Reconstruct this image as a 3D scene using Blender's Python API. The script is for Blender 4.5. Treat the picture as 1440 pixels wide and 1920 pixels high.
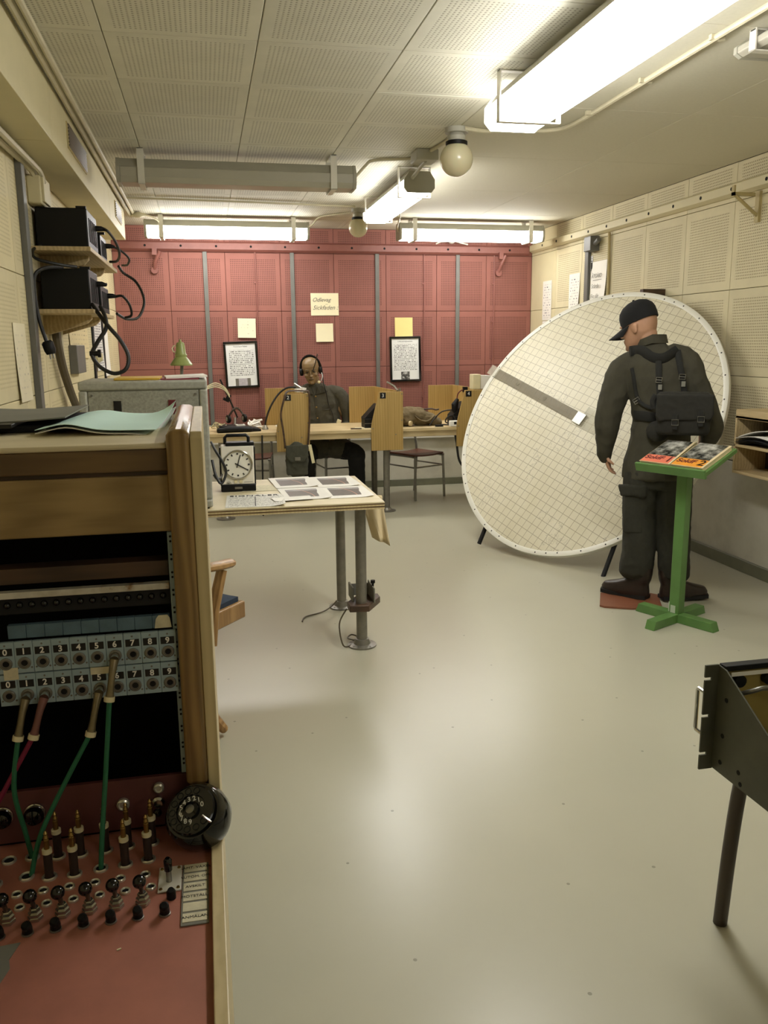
import bpy, bmesh, math, random
from mathutils import Vector, Matrix, Euler, noise
from mathutils.bvhtree import BVHTree
PI = math.pi
random.seed(7)
for o in list(bpy.data.objects): bpy.data.objects.remove(o, do_unlink=True)
scene = bpy.context.scene
COL = scene.collection

# ------------------------------------------------------------------ camera
cam_d = bpy.data.cameras.new('camera')
cam_d.sensor_fit = 'VERTICAL'; cam_d.sensor_height = 36.0
cam_d.lens = 36.0 * 1560.0 / 1920.0
cam_d.clip_start = 0.02; cam_d.clip_end = 60
cam = bpy.data.objects.new('camera', cam_d); COL.objects.link(cam)
_Xc = (0.97812416, -0.04992990, 0.20194092)
_Yc = (-0.20782052, -0.19183433, 0.95917163)
_Zc = (-0.00915214, -0.98015641, -0.19801425)
# rows: camera right, camera up, camera back expressed in world axes
_r = Vector((_Xc[0], _Yc[0], _Zc[0])); _u = -Vector((_Xc[1], _Yc[1], _Zc[1])); _b = -Vector((_Xc[2], _Yc[2], _Zc[2]))
cam.matrix_world = Matrix(((_r.x, _u.x, _b.x, 0.0), (_r.y, _u.y, _b.y, 0.0), (_r.z, _u.z, _b.z, 1.55), (0, 0, 0, 1)))
scene.camera = cam

# ------------------------------------------------------------------ world, exposure
w = bpy.data.worlds.new('world'); scene.world = w; w.use_nodes = True
w.node_tree.nodes['Background'].inputs[0].default_value = (0.9, 0.95, 1.0, 1)
w.node_tree.nodes['Background'].inputs[1].default_value = 0.02
vs = scene.view_settings
vs.view_transform = 'Standard'; vs.look = 'None'; vs.gamma = 1.0; vs.use_curve_mapping = False
vs.exposure = 1.45
LAMP = 9.0          # emission of the fluorescent diffusers

# room extents (metres)
XL, XR, YB, YF, ZC = -0.84, 3.55, 8.90, -2.40, 2.72

# ------------------------------------------------------------------ helpers: colours and materials
def lin(c): return c / 12.92 if c <= 0.04045 else ((c + 0.055) / 1.055) ** 2.4
def rgb(r, g, b): return (lin(r / 255), lin(g / 255), lin(b / 255), 1.0)
MATS = {}
class N:
    def __init__(s, name):
        s.m = bpy.data.materials.new(name); s.m.use_nodes = True
        s.t = s.m.node_tree; s.n = s.t.nodes; s.l = s.t.links
        s.b = s.n['Principled BSDF']; s.out = s.n['Material Output']; MATS[name] = s.m
    def node(s, typ, **kw):
        n = s.n.new(typ)
        for k, v in kw.items():
            if isinstance(k, str) and k.startswith('i_'):
                n.inputs[k[2:].replace('_', ' ')].default_value = v
            else: setattr(n, k, v)
        return n
    def link(s, a, b): s.l.new(a, b)
    def math(s, op, a, b=None):
        n = s.n.new('ShaderNodeMath'); n.operation = op
        for i, x in enumerate((a, b)):
            if x is None: continue
            if isinstance(x, (int, float)): n.inputs[i].default_value = x
            else: s.l.new(x, n.inputs[i])
        return n.outputs[0]
    def mix(s, fac, a, b, blend='MIX'):
        n = s.n.new('ShaderNodeMix'); n.data_type = 'RGBA'; n.blend_type = blend
        for i, x in ((0, fac), (6, a), (7, b)):
            if isinstance(x, (int, float)): n.inputs[i].default_value = x
            elif isinstance(x, tuple): n.inputs[i].default_value = x
            else: s.l.new(x, n.inputs[i])
        return n.outputs[2]
    def coord(s, which='Object', scale=(1, 1, 1), rot=(0, 0, 0)):
        tc = s.n.new('ShaderNodeTexCoord'); mp = s.n.new('ShaderNodeMapping')
        mp.inputs['Location'].default_value = (0.137, 0.271, 0.373) if which == 'Object' else (0, 0, 0); mp.inputs['Scale'].default_value = scale; mp.inputs['Rotation'].default_value = rot
        s.l.new(tc.outputs[which], mp.inputs[0]); return mp.outputs[0]
    def noise(s, vec, scale, detail=4, rough=0.55):
        n = s.n.new('ShaderNodeTexNoise'); n.inputs['Scale'].default_value = scale
        n.inputs['Detail'].default_value = detail; n.inputs['Roughness'].default_value = rough
        if vec is not None: s.l.new(vec, n.inputs[0])
        return n.outputs[0]
    def ramp(s, fac, stops):
        n = s.n.new('ShaderNodeValToRGB'); e = n.color_ramp.elements
        while len(e) < len(stops): e.new(0.5)
        for q, (p, c) in zip(e, stops): q.position = p; q.color = c
        s.l.new(fac, n.inputs[0]); return n.outputs[0]
    def bump(s, h, strength=0.3, dist=0.002):
        n = s.n.new('ShaderNodeBump'); n.inputs['Strength'].default_value = strength; n.inputs['Distance'].default_value = dist
        s.l.new(h, n.inputs['Height']); s.l.new(n.outputs[0], s.b.inputs['Normal'])
    def set(s, col=None, rough=None, metal=None, spec=None):
        if col is not None:
            if isinstance(col, tuple): s.b.inputs['Base Color'].default_value = col
            else: s.l.new(col, s.b.inputs['Base Color'])
        if rough is not None:
            if isinstance(rough, (int, float)): s.b.inputs['Roughness'].default_value = rough
            else: s.l.new(rough, s.b.inputs['Roughness'])
        if metal is not None: s.b.inputs['Metallic'].default_value = metal
        if spec is not None: s.b.inputs['Specular IOR Level'].default_value = spec
        return s.m

def dark(c, k): return (c[0] * k, c[1] * k, c[2] * k, 1)
def plain(name, c, rough=0.55, metal=0.0, var=0.12, scale=9.0, bump=0.0, bscale=120.0, spec=0.5):
    """painted / plastic / metal surface with slight uneven colour"""
    s = N(name); v = s.coord('Object')
    f = s.noise(v, scale, 5, 0.6)
    col = s.ramp(f, [(0.25, dark(c, 1 - var)), (0.75, dark(c, 1 + var))])
    s.set(col, rough, metal, spec)
    if bump: s.bump(s.noise(v, bscale, 3), bump, 0.002)
    return s.m
def wood(name, c1, c2, axis='X', rough=0.45, scale=1.0, rings=9.0, bump=0.08):
    s = N(name); k = {'X': (1.2, 14, 14), 'Y': (14, 1.2, 14), 'Z': (14, 14, 1.2)}[axis]
    v = s.coord('Object', tuple(a * scale for a in k))
    f1 = s.noise(v, 1.2, 6, 0.62)
    wv = s.node('ShaderNodeTexWave'); wv.inputs['Scale'].default_value = rings * 0.12; wv.inputs['Distortion'].default_value = 7
    wv.inputs['Detail'].default_value = 3; s.link(v, wv.inputs[0])
    f = s.math('ADD', s.math('MULTIPLY', f1, 0.72), s.math('MULTIPLY', wv.outputs[1], 0.28))
    s.set(s.ramp(f, [(0.28, c1), (0.72, c2)]), rough)
    s.bump(f1, bump, 0.001)
    return s.m
def perforated(name, c, hole, pitch=0.0185, rad=0.27, lo=0.09, hi=0.91, var=0.07, rough=0.7, bump=0.5):
    """painted acoustic board: dot grid inside a plain margin (object coordinates in metres)"""
    s = N(name); tc = s.node('ShaderNodeTexCoord')
    sp = s.node('ShaderNodeSeparateXYZ'); s.link(tc.outputs['Object'], sp.inputs[0])
    sg = s.node('ShaderNodeSeparateXYZ'); s.link(tc.outputs['Generated'], sg.inputs[0])
    fr = []
    for i in (0, 1):
        a = s.math('MULTIPLY', sp.outputs[i], 1 / pitch); a = s.math('FRACT', s.math('ADD', a, 100.5)); a = s.math('SUBTRACT', a, 0.5)
        fr.append(s.math('MULTIPLY', a, a))
    d = s.math('SQRT', s.math('ADD', fr[0], fr[1]))
    mr = s.node('ShaderNodeMapRange'); mr.inputs[1].default_value = rad + 0.08; mr.inputs[2].default_value = rad - 0.08
    s.link(d, mr.inputs[0]); m = mr.outputs[0]
    for i in (0, 1):
        m = s.math('MULTIPLY', m, s.math('MULTIPLY', s.math('GREATER_THAN', sg.outputs[i], lo), s.math('LESS_THAN', sg.outputs[i], hi)))
    oi = s.node('ShaderNodeObjectInfo')
    v = s.noise(tc.outputs['Object'], 5.0, 5, 0.6)
    base = s.ramp(v, [(0.25, dark(c, 1 - var)), (0.75, dark(c, 1 + var))])
    tint = s.math('ADD', s.math('MULTIPLY', oi.outputs['Random'], 0.10), 0.95)
    hsv = s.node('ShaderNodeHueSaturation'); s.link(tint, hsv.inputs['Value']); s.link(base, hsv.inputs['Color'])
    s.set(s.mix(m, hsv.outputs[0], hole), rough)
    s.bump(s.math('SUBTRACT', 1.0, m), bump, 0.003)
    return s.m
def printed(name, paper, ink, pitch=0.011, dens=0.52, x0=0.12, x1=0.9, y0=0.25, y1=0.84, wscale=160.0, fill=0.45, rough=0.6):
    """sheet with rows of small unreadable print, laid out on the sheet itself"""
    s = N(name); tc = s.node('ShaderNodeTexCoord')
    sp = s.node('ShaderNodeSeparateXYZ'); s.link(tc.outputs['Object'], sp.inputs[0])
    sg = s.node('ShaderNodeSeparateXYZ'); s.link(tc.outputs['Generated'], sg.inputs[0])
    row = s.math('MULTIPLY', sp.outputs[1], 1 / pitch)
    fr = s.math('FRACT', s.math('ADD', row, 500.0)); fl = s.math('FLOOR', s.math('ADD', row, 500.0))
    cb = s.node('ShaderNodeCombineXYZ'); s.link(s.math('MULTIPLY', sp.outputs[0], wscale), cb.inputs[0]); s.link(s.math('MULTIPLY', fl, 7.31), cb.inputs[1])
    nz = s.noise(cb.outputs[0], 1.0, 2, 0.7)
    m = s.math('MULTIPLY', s.math('LESS_THAN', fr, fill), s.math('LESS_THAN', nz, dens))
    for i, (a, b) in enumerate(((x0, x1), (y0, y1))):
        m = s.math('MULTIPLY', m, s.math('MULTIPLY', s.math('GREATER_THAN', sg.outputs[i], a), s.math('LESS_THAN', sg.outputs[i], b)))
    pv = s.noise(tc.outputs['Object'], 14.0, 4)
    pc = s.ramp(pv, [(0.2, dark(paper, 0.93)), (0.8, paper)])
    s.set(s.mix(m, pc, ink), rough)
    return s.m
def emissive(name, c, strength):
    s = N(name); s.set(c, 0.4); s.b.inputs['Emission Color'].default_value = c; s.b.inputs['Emission Strength'].default_value = strength
    return s.m

# ------------------------------------------------------------------ helpers: geometry
class G:
    def __init__(s): s.v = []; s.f = []
    def add(s, vs_, fs, M=None):
        k = len(s.v)
        s.v += [tuple((M @ Vector(p)) if M is not None else p) for p in vs_]
        s.f += [tuple(i + k for i in f) for f in fs]; return s
    def bx(s, x0, x1, y0, y1, z0, z1, M=None):
        v = [(x0, y0, z0), (x1, y0, z0), (x1, y1, z0), (x0, y1, z0), (x0, y0, z1), (x1, y0, z1), (x1, y1, z1), (x0, y1, z1)]
        return s.add(v, [(0, 3, 2, 1), (4, 5, 6, 7), (0, 1, 5, 4), (1, 2, 6, 5), (2, 3, 7, 6), (3, 0, 4, 7)], M)
    def box(s, c, d, rot=None):
        M = Matrix.Translation(c)
        if rot is not None: M = M @ Euler(rot).to_matrix().to_4x4()
        return s.bx(-d[0] / 2, d[0] / 2, -d[1] / 2, d[1] / 2, -d[2] / 2, d[2] / 2, M)
    def loft(s, rings, caps=True, closed=False, M=None):
        n = len(rings[0]); v = [p for r in rings for p in r]; f = []
        R = len(rings)
        for i in range(R - (0 if closed else 1)):
            a, b = i * n, ((i + 1) % R) * n
            for j in range(n): k = (j + 1) % n; f.append((a + j, a + k, b + k, b + j))
        if caps and not closed: f.append(tuple(range(n))[::-1]); f.append(tuple((R - 1) * n + j for j in range(n)))
        return s.add(v, f, M)
    def tube(s, pts, r, n=8, closed=False, flat=1.0, up=None, dome=False):
        """tube along points; r number or list; flat squashes the second axis"""
        P = [Vector(p) for p in pts]; m = len(P)
        rr = list(r) if isinstance(r, (list, tuple)) else [r] * m
        if dome:
            d0 = (P[0] - P[1]).normalized(); d1 = (P[-1] - P[-2]).normalized()
            P = [P[0] + d0 * rr[0] * .85, P[0] + d0 * rr[0] * .5] + P + [P[-1] + d1 * rr[-1] * .5, P[-1] + d1 * rr[-1] * .85]
            rr = [rr[0] * .5, rr[0] * .86] + rr + [rr[-1] * .86, rr[-1] * .5]; m = len(P)
        T = []
        for i in range(m):
            a = P[(i - 1) % m] if (i or closed) else P[i]; b = P[(i + 1) % m] if (i < m - 1 or closed) else P[i]
            t = (b - a); T.append(t.normalized() if t.length > 1e-9 else Vector((0, 0, 1)))
        if up is None: up = Vector((0, 0, 1)) if abs(T[0].z) < 0.9 else Vector((0, 1, 0))
        u = Vector(up); rings = []
        for i in range(m):
            u = u - T[i] * u.dot(T[i])
            if u.length < 1e-6: u = T[i].orthogonal()
            u.normalize(); w_ = T[i].cross(u)
            rings.append([tuple(P[i] + (u * math.cos(2 * PI * j / n) * flat + w_ * math.sin(2 * PI * j / n)) * rr[i]) for j in range(n)])
        return s.loft(rings, caps=not closed, closed=closed)
    def cyl(s, p0, p1, r0, r1=None, n=16): return s.tube([p0, p1], [r0, r0 if r1 is None else r1], n)
    def lathe(s, prof, n=24, M=None, ring=False):
        """profile of (radius, height) about local z"""
        rings = [[(max(r, 1e-5) * math.cos(2 * PI * j / n), max(r, 1e-5) * math.sin(2 * PI * j / n), z) for j in range(n)] for r, z in prof]
        return s.loft(rings, not ring, ring, M)
    def sphere(s, c, r, nu=16, nv=10, rot=None):
        r = (r, r, r) if isinstance(r, (int, float)) else r
        M = Matrix.Translation(c)
        if rot is not None: M = M @ Euler(rot).to_matrix().to_4x4()
        rings = []
        for i in range(nv + 1):
            a = -PI / 2 + PI * i / nv; c_ = max(math.cos(a), 0.02)
            rings.append([(r[0] * c_ * math.cos(2 * PI * j / nu), r[1] * c_ * math.sin(2 * PI * j / nu), r[2] * math.sin(a)) for j in range(nu)])
        return s.loft(rings, True, False, M)
    def prism(s, poly, h0, h1, M=None):
        n = len(poly)
        return s.loft([[(x, y, h0) for x, y in poly], [(x, y, h1) for x, y in poly]], True, False, M)
    def grid(s, fn, nu, nv):
        v = [fn(i / nu, j / nv) for j in range(nv + 1) for i in range(nu + 1)]
        f = [(j * (nu + 1) + i, j * (nu + 1) + i + 1, (j + 1) * (nu + 1) + i + 1, (j + 1) * (nu + 1) + i) for j in range(nv) for i in range(nu)]
        return s.add([tuple(p) for p in v], f)
    def sheet(s, fn, nu, nv, t):
        """thin sheet with real thickness t (below fn)"""
        k = len(s.v); n1 = (nu + 1) * (nv + 1)
        s.grid(fn, nu, nv)
        s.grid(lambda a, b: Vector(fn(a, b)) - Vector((0, 0, t)), nu, nv)
        cnt = nu * nv
        fl = s.f[-cnt:]; s.f[-cnt:] = [f[::-1] for f in fl]
        def idx(i, j): return k + j * (nu + 1) + i
        e = [idx(i, 0) for i in range(nu + 1)] + [idx(nu, j) for j in range(1, nv + 1)] + [idx(i, nv) for i in range(nu - 1, -1, -1)] + [idx(0, j) for j in range(nv - 1, 0, -1)]
        for a, b in zip(e, e[1:] + e[:1]): s.f.append((b, a, a + n1, b + n1))
        return s
    def mesh(s, name, smooth=True, ang=35):
        me = bpy.data.meshes.new(name); me.from_pydata(s.v, [], s.f); me.update()
        bm = bmesh.new(); bm.from_mesh(me); bmesh.ops.recalc_face_normals(bm, faces=bm.faces); bm.to_mesh(me); bm.free()
        if smooth:
            me.polygons.foreach_set('use_smooth', [True] * len(me.polygons)); me.set_sharp_from_angle(angle=math.radians(ang))
        return me
    def build(s, name, mat, parent=None, bevel=0.0, seg=2, smooth=True, world=False, M=None, label=None, ang=35):
        if world and parent is not None:
            inv = WM[parent.name].inverted() if parent.name in WM else Matrix()
            s.v = [tuple(inv @ Vector(p)) for p in s.v]
        me = s.mesh(name, smooth, ang); me.materials.append(MATS[mat] if isinstance(mat, str) else mat)
        return link(name, me, parent, M, bevel, seg, label)
WM = {}
def link(name, me, parent=None, M=None, bevel=0.0, seg=2, label=None):
    o = bpy.data.objects.new(name, me); COL.objects.link(o)
    if parent is not None: o.parent = parent
    if M is not None: o.matrix_local = M
    base = WM.get(parent.name, Matrix()) if parent is not None else Matrix()
    WM[o.name] = base @ (M if M is not None else Matrix())
    if bevel:
        b = o.modifiers.new('bevel', 'BEVEL'); b.width = bevel; b.segments = seg; b.limit_method = 'ANGLE'; b.angle_limit = math.radians(40); b.harden_normals = False
    if label: o['label'] = label
    return o
def tag(o, label, cat, group=None):
    o['label'] = label; o['category'] = cat
    if group: o['group'] = group
    return o
def thing(name, label, cat, loc=(0, 0, 0), rotz=0.0, group=None, M=None):
    o = bpy.data.objects.new(name, None); COL.objects.link(o); o.empty_display_size = 0.05
    m = M if M is not None else Matrix.Translation(loc) @ Matrix.Rotation(rotz, 4, 'Z')
    o.matrix_world = m; WM[o.name] = m.copy()
    return tag(o, label, cat, group)
def single(name, g, mat, label, cat, group=None, loc=None, M=None, bevel=0.0, smooth=True, seg=2):
    """a thing that is one mesh; geometry in world coordinates unless loc/M given"""
    if loc is not None: M = Matrix.Translation(loc)
    o = g.build(name, mat, None, bevel, seg, smooth, M=M); return tag(o, label, cat, group)
def struct(name, g, mat, bevel=0.0):
    o = g.build(name, mat, None, bevel); o['kind'] = 'structure'; return o
def copy_tree(o, M=None, label=None, parent=None):
    c = o.copy(); COL.objects.link(c); c.parent = parent
    if M is not None: c.matrix_local = M
    WM[c.name] = (WM.get(parent.name, Matrix()) if parent is not None else Matrix()) @ (M if M is not None else o.matrix_local)
    if label: c['label'] = label
    for ch in list(o.children): copy_tree(ch, ch.matrix_local.copy(), None, c)
    return c
def frame(o, x, y):
    x = Vector(x).normalized(); y = Vector(y); y = (y - x * y.dot(x)).normalized(); z = x.cross(y)
    return Matrix(((x.x, y.x, z.x, o[0]), (x.y, y.y, z.y, o[1]), (x.z, y.z, z.z, o[2]), (0, 0, 0, 1)))
def text(body, size, mat, parent, M, name='lettering', ext=0.0004, align='CENTER', shear=0.0, bold=0.0, spacing=1.0):
    cu = bpy.data.curves.new(name, 'FONT'); cu.body = body; cu.size = size; cu.extrude = ext; cu.align_x = align; cu.align_y = 'CENTER'
    cu.shear = shear; cu.offset = bold; cu.space_character = spacing; cu.resolution_u = 3
    t = bpy.data.objects.new('tmp', cu); COL.objects.link(t)
    dg = bpy.context.evaluated_depsgraph_get(); dg.update()
    me = bpy.data.meshes.new_from_object(t.evaluated_get(dg)); bpy.data.objects.remove(t, do_unlink=True); bpy.data.curves.remove(cu)
    me.materials.clear(); me.materials.append(MATS[mat]); me.name = name
    return link(name, me, parent, M)
def smooth_path(pts, k=6):
    """Catmull-Rom through points"""
    P = [Vector(p) for p in pts]; out = []
    for i in range(len(P) - 1):
        a, b, c, d = P[max(i - 1, 0)], P[i], P[i + 1], P[min(i + 2, len(P) - 1)]
        for j in range(k):
            t = j / k
            out.append(0.5 * ((2 * b) + (c - a) * t + (2 * a - 5 * b + 4 * c - d) * t * t + (3 * b - a - 3 * c + d) * t ** 3))
    return out + [P[-1]]
def cable(name, pts, r, mat, label, cat='cable', k=6, group=None, n=8):
    P = smooth_path(pts, k) if k else [Vector(p) for p in pts]
    base = Vector(P[0])
    return single(name, G().tube([p - base for p in P], r, n), mat, label, cat, group, loc=base)
def fuse(name, g, mat, parent, voxel=0.008, smooth=6, wrinkle=0.0, wscale=9.0, stretch=(1, 1, 1), label=None, ret_bvh=False, seed=0.0):
    """one continuous skin over overlapping closed volumes"""
    me = bpy.data.meshes.new(name); me.from_pydata(g.v, [], g.f); me.update()
    t = bpy.data.objects.new('tmp', me); COL.objects.link(t)
    r = t.modifiers.new('r', 'REMESH'); r.mode = 'VOXEL'; r.voxel_size = voxel
    if smooth: q = t.modifiers.new('s', 'SMOOTH'); q.iterations = smooth; q.factor = 0.5
    dg = bpy.context.evaluated_depsgraph_get(); dg.update()
    m2 = bpy.data.meshes.new_from_object(t.evaluated_get(dg)); bpy.data.objects.remove(t, do_unlink=True); bpy.data.meshes.remove(me)
    if wrinkle:
        nrm = [v.normal.copy() for v in m2.vertices]
        for v, nn in zip(m2.vertices, nrm):
            p = Vector((v.co.x * stretch[0], v.co.y * stretch[1], v.co.z * stretch[2])) * wscale + Vector((seed, seed, seed))
            a = noise.noise(p); b = 1 - abs(noise.noise(p * 1.9 + Vector((3, 1, 7)))) * 2
            v.co += nn * wrinkle * (a * 0.8 + b * 0.5)
    m2.polygons.foreach_set('use_smooth', [True] * len(m2.polygons))
    m2.name = name; m2.materials.clear(); m2.materials.append(MATS[mat])
    o = link(name, m2, parent, None, 0, 2, label)
    if ret_bvh: return o, BVHTree.FromPolygons([v.co.copy() for v in m2.vertices], [tuple(p.vertices) for p in m2.polygons])
    return o
# ------------------------------------------------------------------ materials
WHITE = (1, 1, 1, 1)
def build_mats():
    perforated('red_board', rgb(143, 90, 79), rgb(90, 51, 44))
    perforated('cream_board', rgb(207, 197, 162), rgb(132, 120, 90), rad=0.24)
    perforated('cream_board_soft', rgb(208, 196, 156), rgb(178, 165, 126), rad=0.24, bump=0.2)
    perforated('ceiling_board', rgb(206, 202, 184), rgb(150, 145, 126), rad=0.23, lo=0.07, hi=0.93, bump=0.3)
    plain('ceiling_joint', rgb(190, 184, 160), 0.8)
    plain('ceiling_plain', rgb(206, 201, 181), 0.75, var=0.04, scale=60, bump=0.12, bscale=220)
    plain('cream_plain', rgb(206, 196, 158), 0.6, var=0.05, scale=4)
    plain('cream_dark', rgb(176, 160, 112), 0.6, var=0.05)
    plain('joint_dark', rgb(70, 62, 44), 0.9)
    plain('red_joint', rgb(72, 34, 32), 0.9)
    # concrete lower wall
    s = N('concrete'); v = s.coord('Object'); f = s.noise(v, 2.2, 7, 0.65)
    s.set(s.ramp(f, [(0.25, rgb(178, 174, 158)), (0.5, rgb(206, 202, 186)), (0.8, rgb(220, 217, 202))]), 0.6); s.bump(s.noise(v, 40, 4), 0.1, 0.002)
    plain('baseboard_paint', rgb(112, 112, 92), 0.5)
    # floor paint with scuffs and specks
    s = N('floor_paint'); v = s.coord('Object'); f = s.noise(v, 0.9, 6, 0.6)
    base = s.mix(f, rgb(170, 167, 147), rgb(184, 181, 161))
    vo = s.node('ShaderNodeTexVoronoi'); vo.voronoi_dimensions = '2D'; vo.inputs['Scale'].default_value = 2.3; s.link(v, vo.inputs[0])
    nz = s.noise(v, 45, 2); dd = s.math('ADD', vo.outputs['Distance'], s.math('MULTIPLY', s.math('SUBTRACT', nz, 0.5), 0.008))
    spk = s.math('LESS_THAN', dd, 0.012)
    
    col = s.mix(s.math('MULTIPLY', spk, 0.55), base, rgb(82, 80, 62))
    s.set(col, 0.29, spec=0.5)
    plain('red_metal', rgb(136, 84, 75), 0.5)
    plain('grey_paint', rgb(106, 105, 99), 0.5)
    plain('hammer_grey', rgb(146, 146, 134), 0.42, var=0.3, scale=110, bump=0.25, bscale=140)
    plain('hammer_frame', rgb(158, 158, 146), 0.4, var=0.18, scale=60)
    plain('white_metal', rgb(222, 218, 205), 0.4, var=0.03)
    plain('housing_grey', rgb(168, 165, 150), 0.5, var=0.05)
    plain('diffuser_off', rgb(176, 172, 156), 0.35, var=0.03)
    emissive('diffuser_on', (1.0, 0.988, 0.95, 1), LAMP)
    emissive('diffuser_fill', (1.0, 0.988, 0.95, 1), LAMP * 0.5)  # weaker glow for the added fill light behind the camera
    s = N('opal_glass'); s.set(rgb(200, 192, 160), 0.22); s.b.inputs['Subsurface Weight'].default_value = 0.15
    plain('black_plastic', rgb(9, 9, 8), 0.5, var=0.2, spec=0.3)
    plain('black_matt', rgb(11, 11, 11), 0.75, var=0.2)
    s = N('black_gloss'); s.set(rgb(9, 9, 10), 0.09, spec=0.7)
    plain('void_black', rgb(6, 6, 6), 0.9)
    plain('cable_grey', rgb(196, 188, 160), 0.6)
    plain('cable_dark', rgb(22, 20, 18), 0.5)
    plain('conduit_brown', rgb(86, 76, 58), 0.5)
    plain('steel', rgb(150, 148, 140), 0.32, 0.85, var=0.12, scale=30)
    plain('steel_dark', rgb(126, 122, 112), 0.38, 0.45, var=0.2, scale=20)
    plain('chrome', rgb(205, 203, 196), 0.18, 1.0, var=0.05)
    plain('brass', rgb(150, 122, 70), 0.32, 0.9, var=0.15)
    plain('tube_brown', rgb(66, 56, 46), 0.45, 0.3)
    wood('oak', rgb(130, 106, 66), rgb(166, 140, 94), 'X', 0.4, 1.6)
    wood('oak_post', rgb(112, 86, 50), rgb(160, 130, 82), 'Z', 0.25, 1.6)
    wood('oak_light', rgb(190, 172, 128), rgb(208, 190, 146), 'Z', 0.4, 1.2)
    wood('teak', rgb(92, 70, 44), rgb(124, 98, 62), 'X', 0.42, 1.4)
    wood('plywood_face', rgb(206, 192, 154), rgb(222, 210, 176), 'X', 0.5, 0.8)
    wood('desk_wood', rgb(190, 168, 124), rgb(210, 190, 148), 'X', 0.45, 0.8)
    wood('divider_wood', rgb(162, 132, 74), rgb(184, 154, 94), 'Z', 0.45, 0.9)
    wood('shelf_wood', rgb(168, 146, 104), rgb(196, 174, 130), 'Y', 0.55, 1.0)
    wood('chair_wood', rgb(132, 98, 58), rgb(176, 138, 88), 'Z', 0.35, 1.4)
    wood('dark_wood', rgb(56, 40, 28), rgb(88, 64, 44), 'X', 0.5, 1.4)
    plain('seat_brown', rgb(96, 54, 38), 0.4, var=0.12)
    plain('seat_blue', rgb(34, 48, 66), 0.85, var=0.15, scale=60)
    # board fabrics and cloth
    plain('uniform_lit', rgb(72, 69, 56), 0.92, var=0.16, scale=40, bump=0.25, bscale=400)  # lighter copy of uniform: lamp light on the sitter put into the colour
    plain('uniform', rgb(60, 57, 44), 0.92, var=0.22, scale=14, bump=0.25, bscale=400)
    plain('uniform_dark', rgb(46, 45, 36), 0.92, var=0.18, scale=40, bump=0.25, bscale=400)
    plain('trouser_black', rgb(24, 23, 20), 0.92, var=0.2, scale=30)
    plain('webbing', rgb(24, 24, 20), 0.85, var=0.2, scale=60, bump=0.3, bscale=500)
    plain('pack_canvas', rgb(34, 33, 27), 0.9, var=0.2, scale=50, bump=0.3, bscale=500)
    plain('bag_canvas', rgb(112, 98, 70), 0.92, var=0.25, scale=22, bump=0.3, bscale=300)
    plain('bag_grey', rgb(66, 66, 54), 0.9, var=0.2, scale=30, bump=0.3, bscale=300)
    plain('cap_cloth', rgb(10, 10, 11), 0.9, var=0.2, scale=60)
    plain('skin', rgb(176, 134, 106), 0.55, var=0.08, scale=24)
    plain('skin_waxy', rgb(130, 106, 72), 0.4, var=0.14, scale=18)
    plain('eye_dark', rgb(30, 22, 16), 0.3)
    plain('boot_leather', rgb(40, 28, 22), 0.4, var=0.25, scale=30)
    plain('boot_sole', rgb(16, 14, 12), 0.7)
    plain('plinth_brown', rgb(124, 74, 48), 0.5)
    plain('green_paint', rgb(88, 126, 66), 0.38, var=0.1, scale=12)
    plain('chip_pale', rgb(178, 190, 170), 0.6)
    plain('lamp_green', rgb(150, 160, 96), 0.35, var=0.08)
    plain('disc_rim', rgb(226, 224, 212), 0.35, var=0.03)
    plain('aluminium', rgb(188, 186, 176), 0.35, 0.6, var=0.08)
    s = N('acrylic'); s.set(rgb(158, 150, 132), 0.15); s.b.inputs['Alpha'].default_value = 0.55
    s = N('clear_plastic'); s.set(rgb(225, 222, 205), 0.12); s.b.inputs['Alpha'].default_value = 0.3
    plain('paper_white', rgb(238, 235, 226), 0.7, var=0.02)
    plain('paper_cream', rgb(234, 224, 188), 0.75, var=0.03)
    plain('paper_yellow', rgb(228, 208, 136), 0.75, var=0.03)
    plain('paper_brown', rgb(214, 196, 156), 0.75, var=0.06)
    plain('folder_mint', rgb(214, 248, 240), 0.6, var=0.03)
    plain('folder_yellow', rgb(206, 168, 62), 0.6)
    plain('folder_red', rgb(140, 60, 70), 0.6)
    plain('ink', rgb(44, 42, 40), 0.7)
    plain('ink_grey', rgb(120, 116, 106), 0.7)
    plain('ink_white', rgb(236, 234, 226), 0.6)
    plain('ink_maroon', rgb(92, 20, 24), 0.6)
    plain('label_black', rgb(14, 14, 14), 0.4)
    plain('orange_band', rgb(228, 152, 52), 0.5)
    plain('pink_band', rgb(224, 122, 92), 0.5)
    plain('clock_cream', rgb(228, 222, 206), 0.4, var=0.03)
    plain('clock_dial', rgb(232, 228, 212), 0.5, var=0.02)
    plain('bright_nickel', rgb(220, 216, 200), 0.28, 0.7, var=0.05)
    plain('plug_red', rgb(120, 80, 74), 0.4, 0.3)
    plain('nickel', rgb(176, 172, 158), 0.25, 0.9, var=0.1)
    plain('plate_blue', rgb(152, 172, 178), 0.42, var=0.08)
    plain('strip_blue', rgb(84, 108, 122), 0.5, var=0.3, scale=30)
    s = N('rust_strip'); v = s.coord('Object'); f = s.noise(v, 26, 5, 0.6)
    s.set(s.ramp(f, [(0.36, rgb(132, 96, 56)), (0.46, rgb(186, 180, 164)), (0.7, rgb(214, 210, 198))]), 0.45, 0.3)
    plain('board_red', rgb(172, 112, 94), 0.48, var=0.14, scale=14)
    plain('riser_red', rgb(92, 48, 44), 0.5, var=0.12)
    plain('cord_green', rgb(38, 104, 70), 0.7, var=0.15, scale=80)
    plain('cord_red', rgb(120, 22, 54), 0.7, var=0.15, scale=80)
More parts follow.
